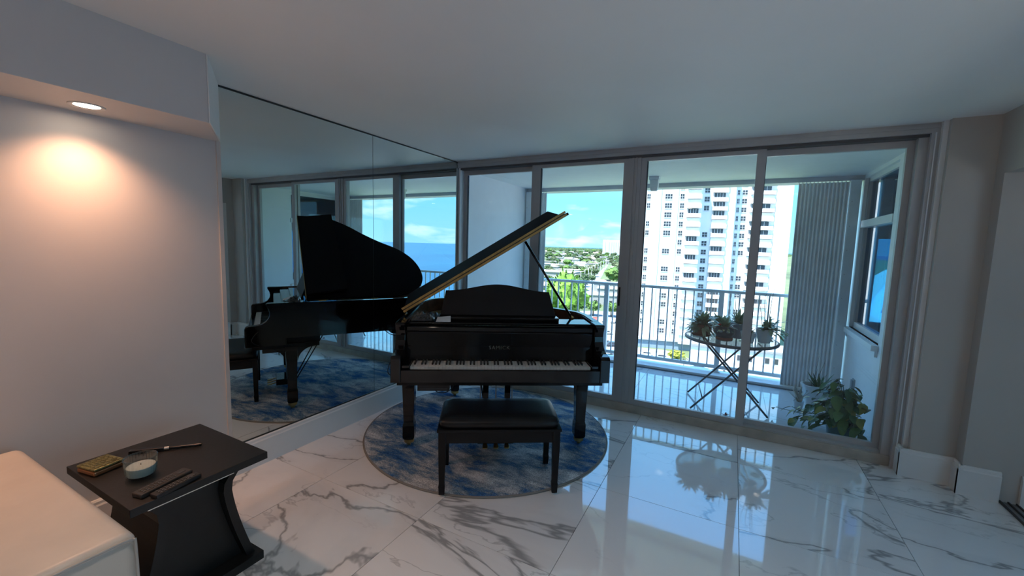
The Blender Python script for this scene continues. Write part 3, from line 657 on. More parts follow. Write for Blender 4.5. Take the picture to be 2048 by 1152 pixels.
for x in (-2.6, -1.66):
    for y in (-1.9, .45): place(ft, 'foot', sf, (x+2.16, y+.55, 0))

# ================================================================== BALCONY TABLE, POTS, PLANTS
BT = Vector((.022, 4.555, 0)); TZB = .69
bt = thing('folding_table', 'round folding metal table with a glass top on the balcony', 'table', BT)
DM = mat('dark_grey_metal', (.07, .08, .09), .4, metal=.4)
m = MB()
m.loft([[((.40+.013*math.cos(2*PI*j/8))*math.cos(2*PI*i/64), (.40+.013*math.cos(2*PI*j/8))*math.sin(2*PI*i/64), TZB-.016+.015*math.sin(2*PI*j/8)) for j in range(8)] for i in range(65)], cap=False)
m.build('rim', DM, bt, True)
MB().lathe([(.0005, TZB-.012), (.392, TZB-.012), (.392, TZB-.004), (.0005, TZB-.004)], seg=64, cap=False).build('glass_top', glassmat('smoky_glass', (.50, .58, .58), 1.5, .02), bt, True, auto=40)
rot = math.radians(8)
def tb(x, y, z):
    c, s = math.cos(rot), math.sin(rot); return (x*c-y*s, x*s+y*c, z)
for y, sg in ((-.24, 1), (-.20, -1), (.24, 1), (.20, -1)):
    MB().tube([tb(sg*.24, y, TZB-.03), tb(-sg*.33, y, .009)], .009, 8).build('leg', DM, bt, True)
for x, z in ((.24, TZB-.03), (-.24, TZB-.03)): MB().tube([tb(x, -.235, z), tb(x, .235, z)], .007, 8).build('cross_bar', DM, bt, True)
for x, z in ((.20, .14), (-.20, .14)): MB().tube([tb(x*1.15, -.235, z-.02), tb(x*1.15, .235, z-.02)], .006, 8).build('cross_bar', DM, bt, True)

def blades(mb, base, n, L, wd, spread, droop, rnd, seg=5, up=.6, k=0):
    for i in range(n):
        az = rnd.uniform(0, 2*PI); tl = rnd.uniform(.15, 1)*spread; l = L*rnd.uniform(.55, 1.1); w = wd*rnd.uniform(.7, 1.2)
        d = Vector((math.cos(az)*math.sin(tl), math.sin(az)*math.sin(tl), math.cos(tl)))
        p = Vector(base)+Vector((rnd.uniform(-.3, .3)*L*.3, rnd.uniform(-.3, .3)*L*.3, 0)); side = d.cross(Vector((0, 0, 1)))
        side = side.normalized() if side.length > .01 else Vector((1, 0, 0)); A = []; B = []
        for q in range(seg+1):
            u = q/seg; ww = w*math.sin(PI*min(.97, .12+.86*u))**.7*.5; A.append(tuple(p+side*ww)); B.append(tuple(p-side*ww))
            d = (d+Vector((0, 0, -droop/seg))).normalized(); p = p+d*(l/seg)
        vs = A+B; m_ = seg+1
        mb.add(vs, [(q, q+1, m_+q+1, m_+q) for q in range(seg)], k)
    return mb
GREEN1 = mat('grey_green_leaf', (.30, .38, .25), .45, var=.35, vscale=20); GREEN2 = mat('deep_green_leaf', (.035, .095, .022), .4, var=.4, vscale=14); GREEN3 = mat('yellow_green_leaf', (.22, .25, .04), .45, var=.3, vscale=14)
SOIL = mat('dark_soil', (.03, .02, .014), .95, bump=.6, bscale=80); TERRA = mat('terracotta', (.22, .075, .05), .6, var=.12); WPOT = mat('white_ceramic', (.62, .66, .68), .3); STEM = mat('brown_stem', (.09, .07, .04), .7)
def pot(t, prof, m, soil_r, soil_z, seg=28, flute=0):
    MB().lathe(prof, seg=seg, flute=flute, cap=False).build('pot', m, t, True, auto=45)
    MB().lathe([(.0005, soil_z), (soil_r, soil_z)], seg=24, cap=False).build('soil', SOIL, t)
def at(x, y): return (x, y, TZB+.0005-.0045+.004-.004)
ZTT = TZB-.0038
p1 = thing('potted_succulent', 'bushy grey-green plant in a fluted terracotta pot, leftmost on the balcony table', 'plant', (-.235, 4.52, ZTT), 0)
pot(p1, [(.0005, .001), (.068, .001), (.075, .012), (.086, .10), (.090, .118), (.082, .118), (.076, .10)], TERRA, .078, .10, 36, .045)
MB().lathe([(.0005, .0), (.085, .0), (.092, .014), (.086, .014)], seg=28, cap=False).build('saucer', TERRA, p1, True)
blades(MB(), (0, 0, .10), 260, .17, .034, 1.65, .9, random.Random(1)).build('foliage', GREEN1, p1, True)
p2 = thing('potted_succulent', 'small dark red pot with leafy plant tucked behind the fluted terracotta pot', 'plant', (-.085, 4.755, ZTT))
pot(p2, [(.0005, .001), (.05, .001), (.064, .09), (.068, .098), (.06, .098), (.055, .08)], TERRA, .058, .08)
blades(MB(), (0, 0, .08), 130, .13, .034, 1.5, .8, random.Random(2)).build('foliage', GREEN1, p2, True)
p3 = thing('figure_planter', 'round dark planter with raised face marks and a red flower on the balcony table', 'plant', (-.03, 4.40, ZTT))
DPOT = mat('dark_glazed_pot', (.03, .045, .06), .3, var=.4, vscale=25)
MB().lathe([(.0005, .001), (.07, .001), (.075, .015), (.072, .03)], seg=28, cap=False).build('foot_ring', TERRA, p3, True)
pot(p3, [(.0005, .028), (.062, .03), (.082, .06), (.086, .09), (.078, .12), (.068, .135), (.060, .135), (.06, .11)], DPOT, .062, .115)
for x in (-.03, .03): MB().lathe([(.002, -.012), (.014, -.008), (.016, 0), (.014, .008), (.002, .012)], x, -.078, .092, 14).build('eye_boss', mat('pale_blue_boss', (.25, .32, .36), .3), p3, True)
blades(MB(), (0, 0, .115), 90, .12, .034, 1.5, .7, random.Random(3)).build('foliage', GREEN1, p3, True)
MB().lathe([(.002, -.008), (.013, -.004), (.016, .003), (.010, .009), (.002, .01)], -.045, -.05, .15, 12).build('flower', mat('red_petals', (.55, .02, .02), .5), p3, True)
MB().tube([(-.02, -.02, .115), (-.045, -.05, .145)], .003, 6).build('flower_stem', GREEN2, p3)
p4 = thing('potted_orchid', 'grey-blue pot with upright leaf behind the dark planter', 'plant', (.085, 4.60, ZTT))
pot(p4, [(.0005, .001), (.07, .001), (.085, .12), (.09, .15), (.082, .15), (.078, .13)], mat('grey_blue_pot', (.22, .26, .31), .4), .08, .13)
blades(MB(), (0, 0, .13), 40, .17, .034, 1.2, .5, random.Random(4)).build('foliage', GREEN1, p4, True)
MB().tube(catmull([(0, 0, .13), (-.03, .0, .25), (-.045, -.01, .38)], 4), .005, 6, r2=.0015).build('spike', GREEN1, p4, True)
p5 = thing('potted_plant', 'white pot half hidden behind the door stile on the balcony table', 'plant', (.165, 4.40, ZTT))
pot(p5, [(.0005, .001), (.045, .001), (.062, .085), (.066, .10), (.058, .10), (.054, .08)], WPOT, .056, .08)
blades(MB(), (0, 0, .08), 30, .08, .026, 1.1, .4, random.Random(5)).build('foliage', GREEN1, p5, True)
p6 = thing('trailing_cactus', 'white pot with flat jointed cactus stems spreading right on the balcony table', 'plant', (.30, 4.50, ZTT))
pot(p6, [(.0005, .001), (.05, .001), (.07, .11), (.075, .13), (.067, .13), (.062, .11)], WPOT, .063, .11)
rn = random.Random(6); m = MB()
for i in range(80):
    az = rn.uniform(-1.5, 1.3); tl = rn.uniform(.5, 1.35); d = Vector((math.cos(az)*math.sin(tl), math.sin(az)*math.sin(tl), math.cos(tl))); p = Vector((rn.uniform(-.03, .03), rn.uniform(-.03, .03), .11))
    for q in range(rn.randint(3, 6)):
        l = rn.uniform(.03, .042); sd = d.cross(Vector((0, 0, 1))).normalized(); w = rn.uniform(.011, .016); e = p+d*l; nn = sd.cross(d)*.0015
        m.add([tuple(p+sd*w*.35), tuple(p+d*l*.55+sd*w+nn), tuple(e+sd*w*.5), tuple(e-sd*w*.5), tuple(p+d*l*.55-sd*w+nn), tuple(p-sd*w*.35)], [(0, 1, 4, 5), (1, 2, 3, 4)])
        p = e; d = (d+Vector((rn.uniform(-.2, .2), rn.uniform(-.2, .2), -.22))).normalized()
m.build('stems', GREEN1, p6, True)
m = MB()
for dx in (-.02, .0, .02, .03): m.tube(catmull([(dx, 0, .11), (dx*1.3-.01, .01, .25), (dx*2-.02, .01, .40+dx*2), (dx*2.4-.01, .0, .46+dx*2)], 3), .0035, 5, r2=.001)
m.build('bare_twigs', STEM, p6, True)
ds = thing('green_dish', 'pale folded green dish at the right edge of the balcony table', 'dish', (.345, 4.70, ZTT))
MB().lathe([(.0005, .001), (.03, .001), (.05, .018), (.047, .02), (.03, .004)], seg=16, cap=False).build('bowl', mat('pale_green_ceramic', (.36, .46, .42), .35), ds, True)
fl_ = thing('fallen_flower', 'small wilted pink flower lying on the balcony floor', 'flower', (.035, 4.27, 0), 0)
blades(MB(), (0, 0, .004), 12, .035, .02, 1.45, .5, random.Random(8)).build('petals', mat('wilted_pink', (.35, .12, .12), .6), fl_, True)
for v in fl_.children[0].data.vertices:
    v.co.z = max(.0008, v.co.z)

# big leafy floor plant
def leafmesh(name, m, L=.10, w=.06, fold=.25):
    n = 6; A = []; Md = []; B = []
    for q in range(n+1):
        u = q/n; ww = w*.5*(math.sin(PI*u**.75))**.85; z = -.35*L*u*u
        A.append((L*u, ww, z+fold*ww)); Md.append((L*u, 0, z)); B.append((L*u, -ww, z+fold*ww))
    k = n+1
    return MB().add(A+Md+B, [(q, q+1, k+q+1, k+q) for q in range(n)]+[(k+q, k+q+1, 2*k+q+1, 2*k+q) for q in range(n)]).mesh(name, m, True)
bp_ = thing('potted_pothos', 'large leafy green and yellow plant in a teal pot on the balcony floor', 'plant', (.885, 4.235, 0))
TEAL = mat('teal_pot', (.05, .15, .19), .35, var=.08)
pot(bp_, [(.0005, .001), (.085, .001), (.095, .012), (.107, .11), (.113, .125), (.113, .14), (.104, .14), (.10, .12)], TEAL, .10, .12, 40)
rn = random.Random(11); L1 = leafmesh('leaf', GREEN2); L2 = leafmesh('leaf', GREEN3); L3m = leafmesh('leaf', mat('mid_green_leaf', (.06, .14, .03), .4, var=.4, vscale=12), .12, .07)
m = MB()
for i in range(190):
    az = rn.uniform(0, 2*PI); rr = abs(rn.gauss(0, .14)); h = .15+rn.uniform(.0, .36)*math.exp(-(rr/.22)**2)+rn.uniform(-.06, .05)
    px, py = -.03+rr*math.cos(az)*1.1, .03+rr*math.sin(az)*.8
    if px > .13: px = .13-rn.uniform(0, .05)
    if py < -.17: py = -.17+rn.uniform(0, .08)
    h = max(.09, h); oaz = math.atan2(py, px)+rn.uniform(-.9, .9)
    if px > .05: oaz = rn.choice((2.2, -2.2, 1.6, -1.8))+rn.uniform(-.4, .4)
    place(rn.choice((L1, L1, L3m, L3m, L2)), 'leaf', bp_, (px, py, h), (rn.uniform(-.4, .4), rn.uniform(-.1, .75), oaz), (rn.uniform(.7, 1.15),)*3)
    if i % 3 == 0: m.tube(catmull([(px*.2, py*.2, .12), (px*.5, py*.5, max(.12, h*.9)), (px, py, h)], 3), .0025, 5)
for i, (x, y, h) in enumerate(((-.17, -.0, .16), (-.22, .0, .13), (-.27, -.02, .15), (-.30, .02, .12), (-.25, -.04, .07), (-.33, -.01, .18), (-.20, -.06, .06), (-.28, .05, .2))):
    place((L3m, L2, L3m, L2)[i % 4], 'leaf', bp_, (x, y, h), (rn.uniform(-.3, .3), .6+.35*rn.random(), PI+rn.uniform(-.6, .6)), (1.05,)*3)
m.tube(catmull([(-.03, 0, .12), (-.12, 0, .22), (-.22, 0, .17), (-.32, 0, .19)], 4), .003, 5)
m.build('stems', GREEN2, bp_, True)
# white planter behind
wp = thing('white_planter', 'white oblong planter with spiky grass behind the big leafy plant', 'planter', (.87, 5.12, 0), math.radians(8))
PL = []
for a, b, z in ((.0, .0, .0), (.13, .075, .0), (.155, .09, .17), (.165, .098, .185), (.165, .098, .20), (.152, .086, .20), (.147, .08, .15)):
    PL.append([(a*math.copysign(abs(math.cos(2*PI*i/32))**.45, math.cos(2*PI*i/32)), b*math.copysign(abs(math.sin(2*PI*i/32))**.45, math.sin(2*PI*i/32)), z) for i in range(32)])
MB().loft(PL, cap=False).build('trough', WPOT, wp, True, auto=40)
BX(-.14, .14, -.072, .072, .14, .15).build('soil', SOIL, wp)
blades(MB(), (-.02, 0, .15), 26, .20, .016, .8, .25, random.Random(12)).build('grass', GREEN2, wp, True)
blades(MB(), (-.06, -.02, .15), 5, .36, .004, .5, .2, random.Random(14)).build('dry_twigs', STEM, wp, True)
dr = thing('dried_flowers', 'pale dried flower stalks in a tiny pot beside the leafy plant', 'plant', (.66, 4.86, 0))
MB().lathe([(.0005, .001), (.035, .001), (.048, .08), (.042, .08), (.04, .07), (.0005, .07)], seg=20, cap=False).build('pot', WPOT, dr, True, auto=40)
blades(MB(), (0, 0, .07), 16, .17, .028, .8, .3, random.Random(15)).build('pale_leaves', mat('bleached_leaf', (.55, .52, .44), .6, var=.2), dr, True)

# ================================================================== OUTSIDE: land, sea, tower, town
GZ = -30.0
GRASS = mat('town_ground', (.10, .14, .06), .9, var=.5, vscale=.02); ASPH = mat('blue_grey_asphalt', (.20, .215, .23), .9, var=.1, vscale=.1); SAND = mat('beach_sand', (.72, .66, .54), .9); ROOFW = mat('white_flat_roof', (.36, .36, .35), .8); ROOFG = mat('grey_roof', (.26, .27, .28), .8); ROOFT = mat('tan_roof', (.34, .25, .20), .8)  # asphalt is one even blue-grey
g = MB().add([(-9000, -300, GZ), (60, -300, GZ), (66, 300, GZ), (330, 1250, GZ), (900, 3500, GZ), (900, 9000, GZ), (-9000, 9000, GZ)], [tuple(range(7))]); struct(g.build('ground', GRASS), 'green built up land below the building')
g = MB().add([(36, -300, GZ+.05), (60, -300, GZ+.05), (66, 300, GZ+.05), (330, 1250, GZ+.05), (310, 1250, GZ+.05), (44, 300, GZ+.05)], [tuple(range(6))]); struct(g.build('beach', SAND), 'strip of pale beach')
def seamat():
    m = bpy.data.materials.new('ocean_water'); m.use_nodes = True; t = m.node_tree; b = t.nodes['Principled BSDF']
    b.inputs['Roughness'].default_value = .35; b.inputs['Specular IOR Level'].default_value = .35
    co = N(t, 'ShaderNodeNewGeometry'); n = N(t, 'ShaderNodeTexNoise'); n.inputs['Scale'].default_value = .004; n.inputs['Detail'].default_value = 8; t.links.new(co.outputs['Position'], n.inputs['Vector'])
    r = N(t, 'ShaderNodeValToRGB'); t.links.new(n.outputs[0], r.inputs[0]); r.color_ramp.elements[0].position = .3; r.color_ramp.elements[0].color = (.008, .055, .13, 1); r.color_ramp.elements[1].position = .7; r.color_ramp.elements[1].color = (.012, .085, .165, 1)
    t.links.new(r.outputs[0], b.inputs['Base Color'])
    n2 = N(t, 'ShaderNodeTexNoise'); n2.inputs['Scale'].default_value = .25; n2.inputs['Detail'].default_value = 4; t.links.new(co.outputs['Position'], n2.inputs['Vector'])
    bp = N(t, 'ShaderNodeBump'); bp.inputs['Strength'].default_value = .3; bp.inputs['Distance'].default_value = .5; t.links.new(n2.outputs[0], bp.inputs['Height']); t.links.new(bp.outputs[0], b.inputs['Normal'])
    return m
g = MB().add([(-12000, -9000, GZ-.3), (25000, -9000, GZ-.3), (25000, 25000, GZ-.3), (-12000, 25000, GZ-.3)], [(0, 1, 2, 3)]); struct(g.build('sea', seamat()), 'blue sea reaching to the horizon')
g = MB().add([(60, -300, GZ-.1), (66, 300, GZ-.1), (330, 1250, GZ-.1), (342, 1250, GZ-.1), (74, 300, GZ-.1), (66, -300, GZ-.1)], [tuple(range(6))]); struct(g.build('surf', mat('white_surf', (.8, .85, .87), .9, var=.1, vscale=.3)), 'white line of surf')
def gpoly(name, pts, m, dz, label):
    o = MB().add([tuple(G(x, y, GZ+dz)) for x, y in pts], [tuple(range(len(pts)))]).build(name, m); return struct(o, label)
gpoly('road', [(1148, 590), (1213.5, 530), (1216.5, 530), (1196, 566), (1192, 600)], ASPH, .12, 'straight sunlit road running inland')
gpoly('parking_lot', [(1150, 622), (1250, 622), (1262, 726), (1150, 690)], ASPH, .14, 'parking lot below the balcony')
gpoly('street', [(1250, 692), (1330, 700), (1420, 732), (1560, 748), (1560, 800), (1250, 760)], ASPH, .16, 'street at the foot of the tower')

# ---- apartment tower
C0 = Vector((-17, 139, GZ)); AN = math.radians(13); TN = Vector((-math.sin(AN), math.cos(AN), 0)); TU = Vector((math.cos(AN), math.sin(AN), 0))
tw = thing('apartment_tower', 'tall white apartment tower with stacked balconies facing the glass doors', 'building', C0, AN)
TWW = mat('tower_white', (.74, .75, .75), .8, var=.015, vscale=.3); TWS = mat('tower_shade_tint', (.74, .80, .85), .8); TGL = mat('tower_window_glass', (.035, .045, .055), .15, spec=.6); TFR = mat('tower_window_bars', (.62, .64, .66), .6); TSH = mat('tower_sill_grey', (.42, .46, .50), .7)  # TWS: bluish shade of the tower put into its colour
def fx(px, yo): 
    p = onpl(px, 470, C0+TN*yo, TN); return (p-C0).dot(TU)
HT = 66
for a, b, yo in ((1262, 1400, 0), (1400, 1466, 7.7), (1466, 1579, 13.6)):
    BX(fx(a, yo), fx(b, yo), yo, yo+18, 0, HT).build('wall', TWW, tw)
for a, b in ((1303, 1318), (1342, 1352)):
    BX(fx(a, 0), fx(b, 0), -.5, 0, 3, HT).build('pilaster', TWS, tw)  # shaded look of these bands comes from the bluish tint
BX(fx(1546, 13.6), fx(1579, 13.6), 13.3, 13.6, 0, HT).build('end_shading', TWS, tw)  # end wall's shade painted on as a bluish slab
BX(fx(1262, 0), fx(1400, 0), -.7, 0, 2.6, 3.2).build('podium_band', TSH, tw); BX(fx(1262, 0), fx(1400, 0), -.15, 0, 0, 2.6).build('podium_glazing', mat('podium_blue', (.20, .28, .36), .4), tw)
def win_meshes(w, h, nc, nr):
    fm = MB(); t = .04
    fm.box(-w/2-.05, w/2+.05, -.10, -.02, -h/2-.22, -h/2-.12, 1)
    for i in range(nc+1): x_ = -w/2+w*i/nc; fm.box(x_-t, x_+t, -.06, -.015, -h/2-.05, h/2+.05)
    for j in range(nr+1): z_ = -h/2+h*j/nr; fm.box(-w/2, w/2, -.058, -.016, z_-t, z_+t)
    return fm.mesh('window', [TFR, TSH]), BX(-w/2, w/2, -.014, .0, -h/2, h/2).mesh('pane', TGL), BX(-w/2, w/2, -.05, .0, -h/2, h/2).mesh('closed_shutter', TWW)
rw = random.Random(21)
cols = [(1293.5, 0, 1.05, 2, 2), (1333, 0, 2.1, 3, 2), (1360, 0, 1.2, 2, 2), (1409, 7.7, 1.55, 2, 2), (1471, 13.6, .75, 2, 2), (1483.5, 13.6, 1.5, 2, 2)]
for px, yo, w, nc, nr in cols:
    wm, pm_, sm_ = win_meshes(w, 1.55, nc, nr); x_ = fx(px, yo)
    for k in range(1, 21):
        z_ = 28.2-2.8*9+2.8*k
        if rw.random() < .20:
            continue
        o = place(wm, 'window', tw, (x_, yo, z_)); place(pm_, 'pane', o)
for a, b, yo in ((1370, 1398, 0), (1420, 1450, 7.7), (1495, 1543, 13.6)):
    xa, xb = fx(a, yo), fx(b, yo); w = xb-xa
    arc = [(0, 0)]+[(w*q/8, -1.15-.25*math.sin(PI*q/8)) for q in range(9)]+[(w, 0)]
    pb = MB(); pb.prism(arc, 0, 1.22, lambda u, v, z: (u, v, z)); pbm = pb.mesh('balcony', TWW)
    shm = BX(.15, w-.15, -.75, -.05, 1.22, 2.62).mesh('shutter_screen', TWW)
    gm = MB().box(.3, w*.82, -.70, -.05, 1.22, 2.62, 0)
    for q in range(5): gm.box(.3+(w*.82-.3)*q/4-.04, .3+(w*.82-.3)*q/4+.04, -.73, -.70, 1.22, 2.62, 1)
    gmm = gm.mesh('glazing', [TGL, TFR])
    for k in range(0, 21):
        o = place(pbm, 'balcony', tw, (xa, yo, 28.2+.75+.62-2.8*9-1.22-.2+2.8*k-.75))
        place(gmm if rw.random() < .35 else shm, 'balcony_front', o)

# ---- far hotel slab
e = G(1220, 512, GZ); d = e.y
hb = thing('hotel_block', 'distant white slab building with grey glazing standing on the horizon', 'building', (e.x, e.y, GZ))
sc_ = Vector((e.x, e.y, 0)).length/F
BX(-15*sc_, 40*sc_, 0, 60, 0, 31*sc_).build('wall', TWW, hb)
for k in range(9): BX((-4+k*4.4)*sc_, (-1+k*4.4)*sc_, -1.5, 0, 4*sc_, 27*sc_).build('glazing_strip', mat('far_glass', (.36, .46, .52), .4), hb)
BX(-15*sc_, -9*sc_, -3, 0, 0, 29*sc_).build('stair_tower', mat('far_blue', (.42, .55, .63), .6), hb)

# ---- trees
LEAFA = mat('fresh_green_foliage', (.085, .17, .03), .8, var=.6, vscale=.9); LEAFB = mat('mid_foliage', (.055, .105, .035), .8, var=.6, vscale=.7); LEAFC = mat('olive_foliage', (.09, .12, .05), .8, var=.5, vscale=.8); BARK = mat('bark', (.14, .10, .07), .9)  # foliage greens that differ from tree to tree
def crown(seed, n=420, rx_=1, rz_=.85, leaf=.13, m=None):
    r_ = random.Random(seed); mb = MB()
    bm = bmesh.new(); bmesh.ops.create_icosphere(bm, subdivisions=3, radius=1)
    for v in bm.verts:
        k = .80+.35*noise.noise(v.co*2.2+Vector((seed, 0, 0)))+.15*noise.noise(v.co*6+Vector((0, seed, 0))); v.co = Vector((v.co.x*rx_*k, v.co.y*rx_*k, v.co.z*rz_*k))
    vs = [tuple(v.co) for v in bm.verts]; fs = [tuple(q.index for q in f.verts) for f in bm.faces]; bm.free()
    mb.add(vs, fs, 0)
    for i in range(n):
        p = Vector(r_.choice(vs))*r_.uniform(.95, 1.12); a = Vector((r_.gauss(0, 1), r_.gauss(0, 1), r_.gauss(0, 1))).normalized(); b = a.orthogonal().normalized(); l = leaf*r_.uniform(.6, 1.3)
        mb.add([tuple(p-a*l), tuple(p+b*l*.5), tuple(p+a*l), tuple(p-b*l*.5)], [(0, 1, 2, 3)], 0)
    return mb
def tree(seed, m):
    mb = crown(seed, 220, 1, .8, .14); mb.v = [(x, y, z+1.5) for x, y, z in mb.v]; mb.tube([(0, 0, 0), (.02, 0, 1.2)], .10, 6, 1, .06); return mb.mesh('tree', [m, BARK])
TM = [tree(1, LEAFA), tree(2, LEAFB), tree(3, LEAFC), tree(4, LEAFB)]
def palm(seed):
    r_ = random.Random(seed); mb = MB(); mb.tube([(0, 0, 0), (.05, 0, 1.0), (.02, 0, 2.0)], .05, 6, 1, .035)
    for i in range(16):
        az = 2*PI*i/16+r_.uniform(-.2, .2); p = Vector((.02, 0, 2.0)); d = Vector((math.cos(az)*.8, math.sin(az)*.8, .6)); A = []; B = []; sd = Vector((-math.sin(az), math.cos(az), 0))
        for q in range(5):
            w = .10*math.sin(PI*(.15+.8*q/4)); A.append(tuple(p+sd*w)); B.append(tuple(p-sd*w)); d = (d+Vector((0, 0, -.38))).normalized(); p = p+d*.2
        mb.add(A+B, [(q, q+1, 6+q, 5+q) for q in range(4)], 0)
    return mb.mesh('palm', [LEAFC, BARK])
PMs = [palm(1), palm(2)]
# the big tree just beyond the railing
bigp = Vector((-56, 150, GZ))
big = thing('broad_tree', 'huge bright green tree rising just behind the railing by the piano', 'tree', bigp)
cb = crown(9, 9000, 9.5, 9.8, .42); cb.v = [(x, y, z+13) for x, y, z in cb.v]; cb.build('crown', mat('bright_foliage', (.11, .23, .025), .8, var=.55, vscale=.8), big); MB().tube([(0, 0, 0), (0, 0, 6)], .9, 8, r2=.6).build('trunk', BARK, big)
rt = random.Random(33)
def near_road(px, py):
    if 530 < py < 600:
        c = 1213.5-(py-530)*.62; return c-6 < px < c+18+(py-530)*.4
    return False
named = [(1186, 632, 3.2, 'low bright green tree left of the railing post above the parked cars'), (1222, 634, 3.0, 'low bright green tree right of the railing post above the parked cars'), (1226, 572, 7, 'tall green tree to the right of the inland road')]
for px, py, s, lab in named:
    p = G(px, py, GZ); o = place(TM[0], 'tree', None, p, (0, 0, px), (s*1.2, s*1.2, s)); tag(o, lab, 'tree')
placed = [(bigp.x, bigp.y, 11), (-19, 150, 30), (0, 145, 32), (4, 130, 18)]
def room_for(p, r):
    if any((p.x-a)**2+(p.y-b)**2 < (r+c)**2 for a, b, c in placed): return False
    placed.append((p.x, p.y, r)); return True
for px, py, s, lab in named: p = G(px, py, GZ); placed.append((p.x, p.y, s*1.5))
HB = [(1108, 560, 24), (1192, 606, 14), (1207, 570, 9), (1220, 512, 95)]
for px, py, r in HB: p = G(px, py, GZ); placed.append((p.x, p.y, r))
for i in range(10): u = i/9; p = G(1148+64*u**.75, 588-56*u**.75, GZ); placed.append((p.x, p.y, 5))
pending_houses = []
for i in range(400):
    px = rt.uniform(1094, 1238); py = 505.5+rt.random()**1.6*105; k = rt.randrange(4); p = G(px, py, GZ); sc_h = 1+p.length/2200
    if near_road(px, py) or not room_for(p, (12.5, 9, 16, 11)[k]*sc_h*.82): continue
    pending_houses.append((p, k, sc_h))
    if len(pending_houses) >= 80: break
cnt = 0; tries = 0
while cnt < 290 and tries < 9000:
    tries += 1
    px = rt.uniform(1094, 1238); py = 505.5+rt.random()**1.5*145
    if near_road(px, py) or (py > 616): continue
    p = G(px, py, GZ); s = rt.uniform(2.0, 4.0)*(1+p.length/1500)
    if rt.random() < .28:
        if not room_for(p, s*1.1): continue
        o = place(rt.choice(PMs), 'palm_tree', None, p, (0, 0, rt.random()*6), (s*1.15,)*3); tag(o, 'small palm tree in the green town beyond the railing', 'palm', 'distant town palms')
    else:
        if not room_for(p, s*1.55): continue
        o = place(rt.choice(TM), 'tree', None, p, (0, 0, rt.random()*6), (s*1.3, s*1.3, s)); tag(o, 'small round tree in the green town beyond the railing', 'tree', 'distant town trees')
    cnt += 1
# far tree cover to the horizon, nobody could count it
m = MB(); rf = random.Random(5); tb_ = crown(4, 0)
for i in range(2600):
    y_ = 3000+rf.random()**.8*4800; x_ = rf.uniform(-.62, .1)*y_; s = 4+y_/900
    n0 = len(m.v); k = rf.uniform(.7, 1.4)
    ring1 = [(x_+s*1.6*k*math.cos(a)*(.8+.4*rf.random()), y_+s*1.6*math.sin(a), GZ) for a in [j*PI/3 for j in range(6)]]; ring2 = [(x_+s*1.2*k*math.cos(a), y_+s*1.2*math.sin(a), GZ+s*(.6+.5*rf.random())) for a in [j*PI/3+.3 for j in range(6)]]
    m.loft([ring1, ring2], cap=True)
fo = m.build('tree_cover', LEAFB); tag(fo, 'far green tree cover stretching to the horizon', 'trees'); fo['kind'] = 'stuff'
# town houses
HM = []
for k, (w, dpt, h, rf_) in enumerate(((14, 10, 4, ROOFW), (10, 8, 3.4, ROOFT), (22, 12, 5, ROOFW), (12, 9, 3.6, ROOFG))):
    mb = MB().box(-w/2, w/2, -dpt/2, dpt/2, 0, h, 0)
    if rf_ is ROOFW: mb.box(-w/2-.4, w/2+.4, -dpt/2-.4, dpt/2+.4, h, h+.5, 1)
    else: mb.prism([(-dpt/2-.6, h), (dpt/2+.6, h), (0, h+2.2)], -w/2-.4, w/2+.4, lambda u, v, q: (q, u, v), 1)
    for q in range(3): mb.box(-w/2+w*(q+.5)/3-.7, -w/2+w*(q+.5)/3+.7, -dpt/2-.06, -dpt/2, 1.0, 2.4, 2)
    HM.append(mb.mesh('house', [mat('house_wall', (.30, .30, .29), .8), rf_, TGL]))
for p, k, sc_h in pending_houses:
    o = place(HM[k], 'house', None, p, (0, 0, rt.choice((.2, .25, 1.8, .3))), (sc_h,)*3); tag(o, 'small pale low house among the trees of the distant town', 'house', 'distant town houses')
def named_house(px, py, k, rz, s, lab): 
    o = place(HM[k], 'house', None, G(px, py, GZ), (0, 0, rz), s); tag(o, lab, 'house')
named_house(1108, 560, 2, .1, (2.0, 2, 1.6), 'long white flat roofed building left of the lid prop beyond the big tree')
named_house(1192, 606, 2, .25, (1.1, 1, 1), 'pale flat roofed house directly behind the parked cars')
named_house(1209, 571, 1, .3, (.9, .9, .9), 'tan roofed house right beside the inland road')
# street lights along the road
pole = MB().tube([(0, 0, 0), (0, 0, 13)], .22, 6).tube([(0, 0, 13), (2.2, 0, 13.4)], .14, 6).box(2.0, 3.2, -.25, .25, 13.3, 13.55)
pme = pole.mesh('street_light', mat('pole_white', (.72, .74, .74), .5))
for i in range(10):
    u = i/9; y_ = 588-56*u**.75; px = 1148+64*u**.75
    o = place(pme, 'street_light', None, G(px, y_, GZ), (0, 0, .4)); tag(o, 'thin pale street light in the row along the inland road', 'street light', 'street lights along the inland road')
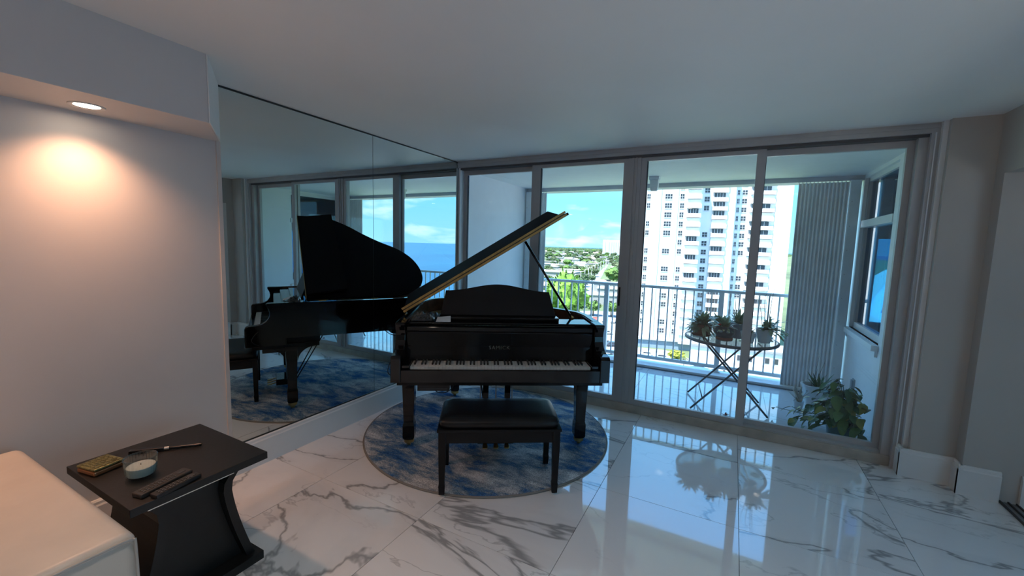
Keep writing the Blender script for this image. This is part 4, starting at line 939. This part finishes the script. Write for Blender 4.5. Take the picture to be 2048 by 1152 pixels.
# cars
def carmesh(c):
    mb = MB(); prof = [(-2.2, .35), (-2.2, .85), (-1.6, .95), (-1.0, 1.45), (.7, 1.45), (1.4, .95), (2.2, .82), (2.25, .35)]
    mb.prism(prof, -.9, .9, lambda u, v, w: (u, w, v), 0); mb.prism([(-1.35, 1.0), (-.95, 1.38), (.65, 1.38), (1.15, 1.0)], -.92, .92, lambda u, v, w: (u, w, v), 1)
    for x_ in (-1.35, 1.35):
        for y_ in (-.9, .75): mb.prism([(x_+.33*math.cos(a*PI/5), .33+.33*math.sin(a*PI/5)) for a in range(10)], y_, y_+.15, lambda u, v, w: (u, w, v), 2)
    return mb.mesh('car', [mat('car_paint_%s' % c[0], c[1], .25, coat=.5), TGL, mat('tyre', (.02, .02, .02), .8)])
CM = {n: carmesh((n, c)) for n, c in (('white', (.8, .8, .8)), ('red', (.5, .05, .03)), ('dark', (.05, .07, .1)), ('silver', (.45, .48, .5)), ('blue', (.12, .25, .4)))}
for px, py, n, rz, lab in ((1172, 640, 'dark', 1.75, 'dark car parked left in the row beyond the piano'), (1190, 641, 'red', 1.75, 'red car parked beside the railing post'), (1209, 643, 'white', 1.75, 'white car parked just right of the railing post'), (1226, 645, 'silver', 1.75, 'silver car at the right end of the far parked row'),
    (1213, 668, 'silver', .5, 'silver car in the middle of the parking lot'), (1212, 688, 'white', .5, 'white car in the near parked row close to the post'), (1224, 692, 'dark', .5, 'dark car in the near parked row'), (1211, 708, 'white', .6, 'white car lowest in the parking lot view'),
    (1294, 712, 'white', .2, 'white car in front of the tower entrance'), (1324, 718, 'silver', .2, 'silver car by the tower base next to the bush'), (1398, 739, 'blue', .1, 'blue car on the street behind the balcony table legs'), (1436, 742, 'silver', .1, 'silver car right of the blue car behind the table legs')):
    o = place(CM[n], 'car', None, G(px, py, GZ+.17), (0, 0, rz)); tag(o, lab, 'car')
# bush and low annex by the tower foot
p = G(1352, 718, GZ); bu = place(crown(14, 500, 1, .6, .2).mesh('hedge', mat('yellow_foliage', (.25, .28, .03), .8, var=.4, vscale=1.5)), 'round_bush', None, (p.x, p.y, GZ+1.2), (0, 0, 0), (2.3, 2.3, 2.0)); tag(bu, 'yellow-green bush at the foot of the tower', 'bush')
p = G(1366, 742, GZ); o = place(PMs[0], 'palm_tree', None, p, (0, 0, 1), (1.7,)*3); tag(o, 'single palm tree in front of the low annex', 'palm')
an = thing('low_annex', 'low white annex building with a grey roof edge at the tower foot', 'building', (0, 126, GZ), math.radians(6))
BX(-9, 17, 0, 9, 0, 5.2).build('wall', TWW, an); BX(-9.4, 17.4, -.5, 9.4, 5.2, 5.7).build('roof', ROOFG, an)
for x_ in (2.5, 5.0, 9.0, 11.0, 13.2):
    w_ = BX(x_, x_+1.3, -.08, 0, 2.2, 3.9).build('window', TFR, an); BX(x_+.12, x_+1.18, -.1, -.081, 2.3, 3.8).build('pane', TGL, w_)
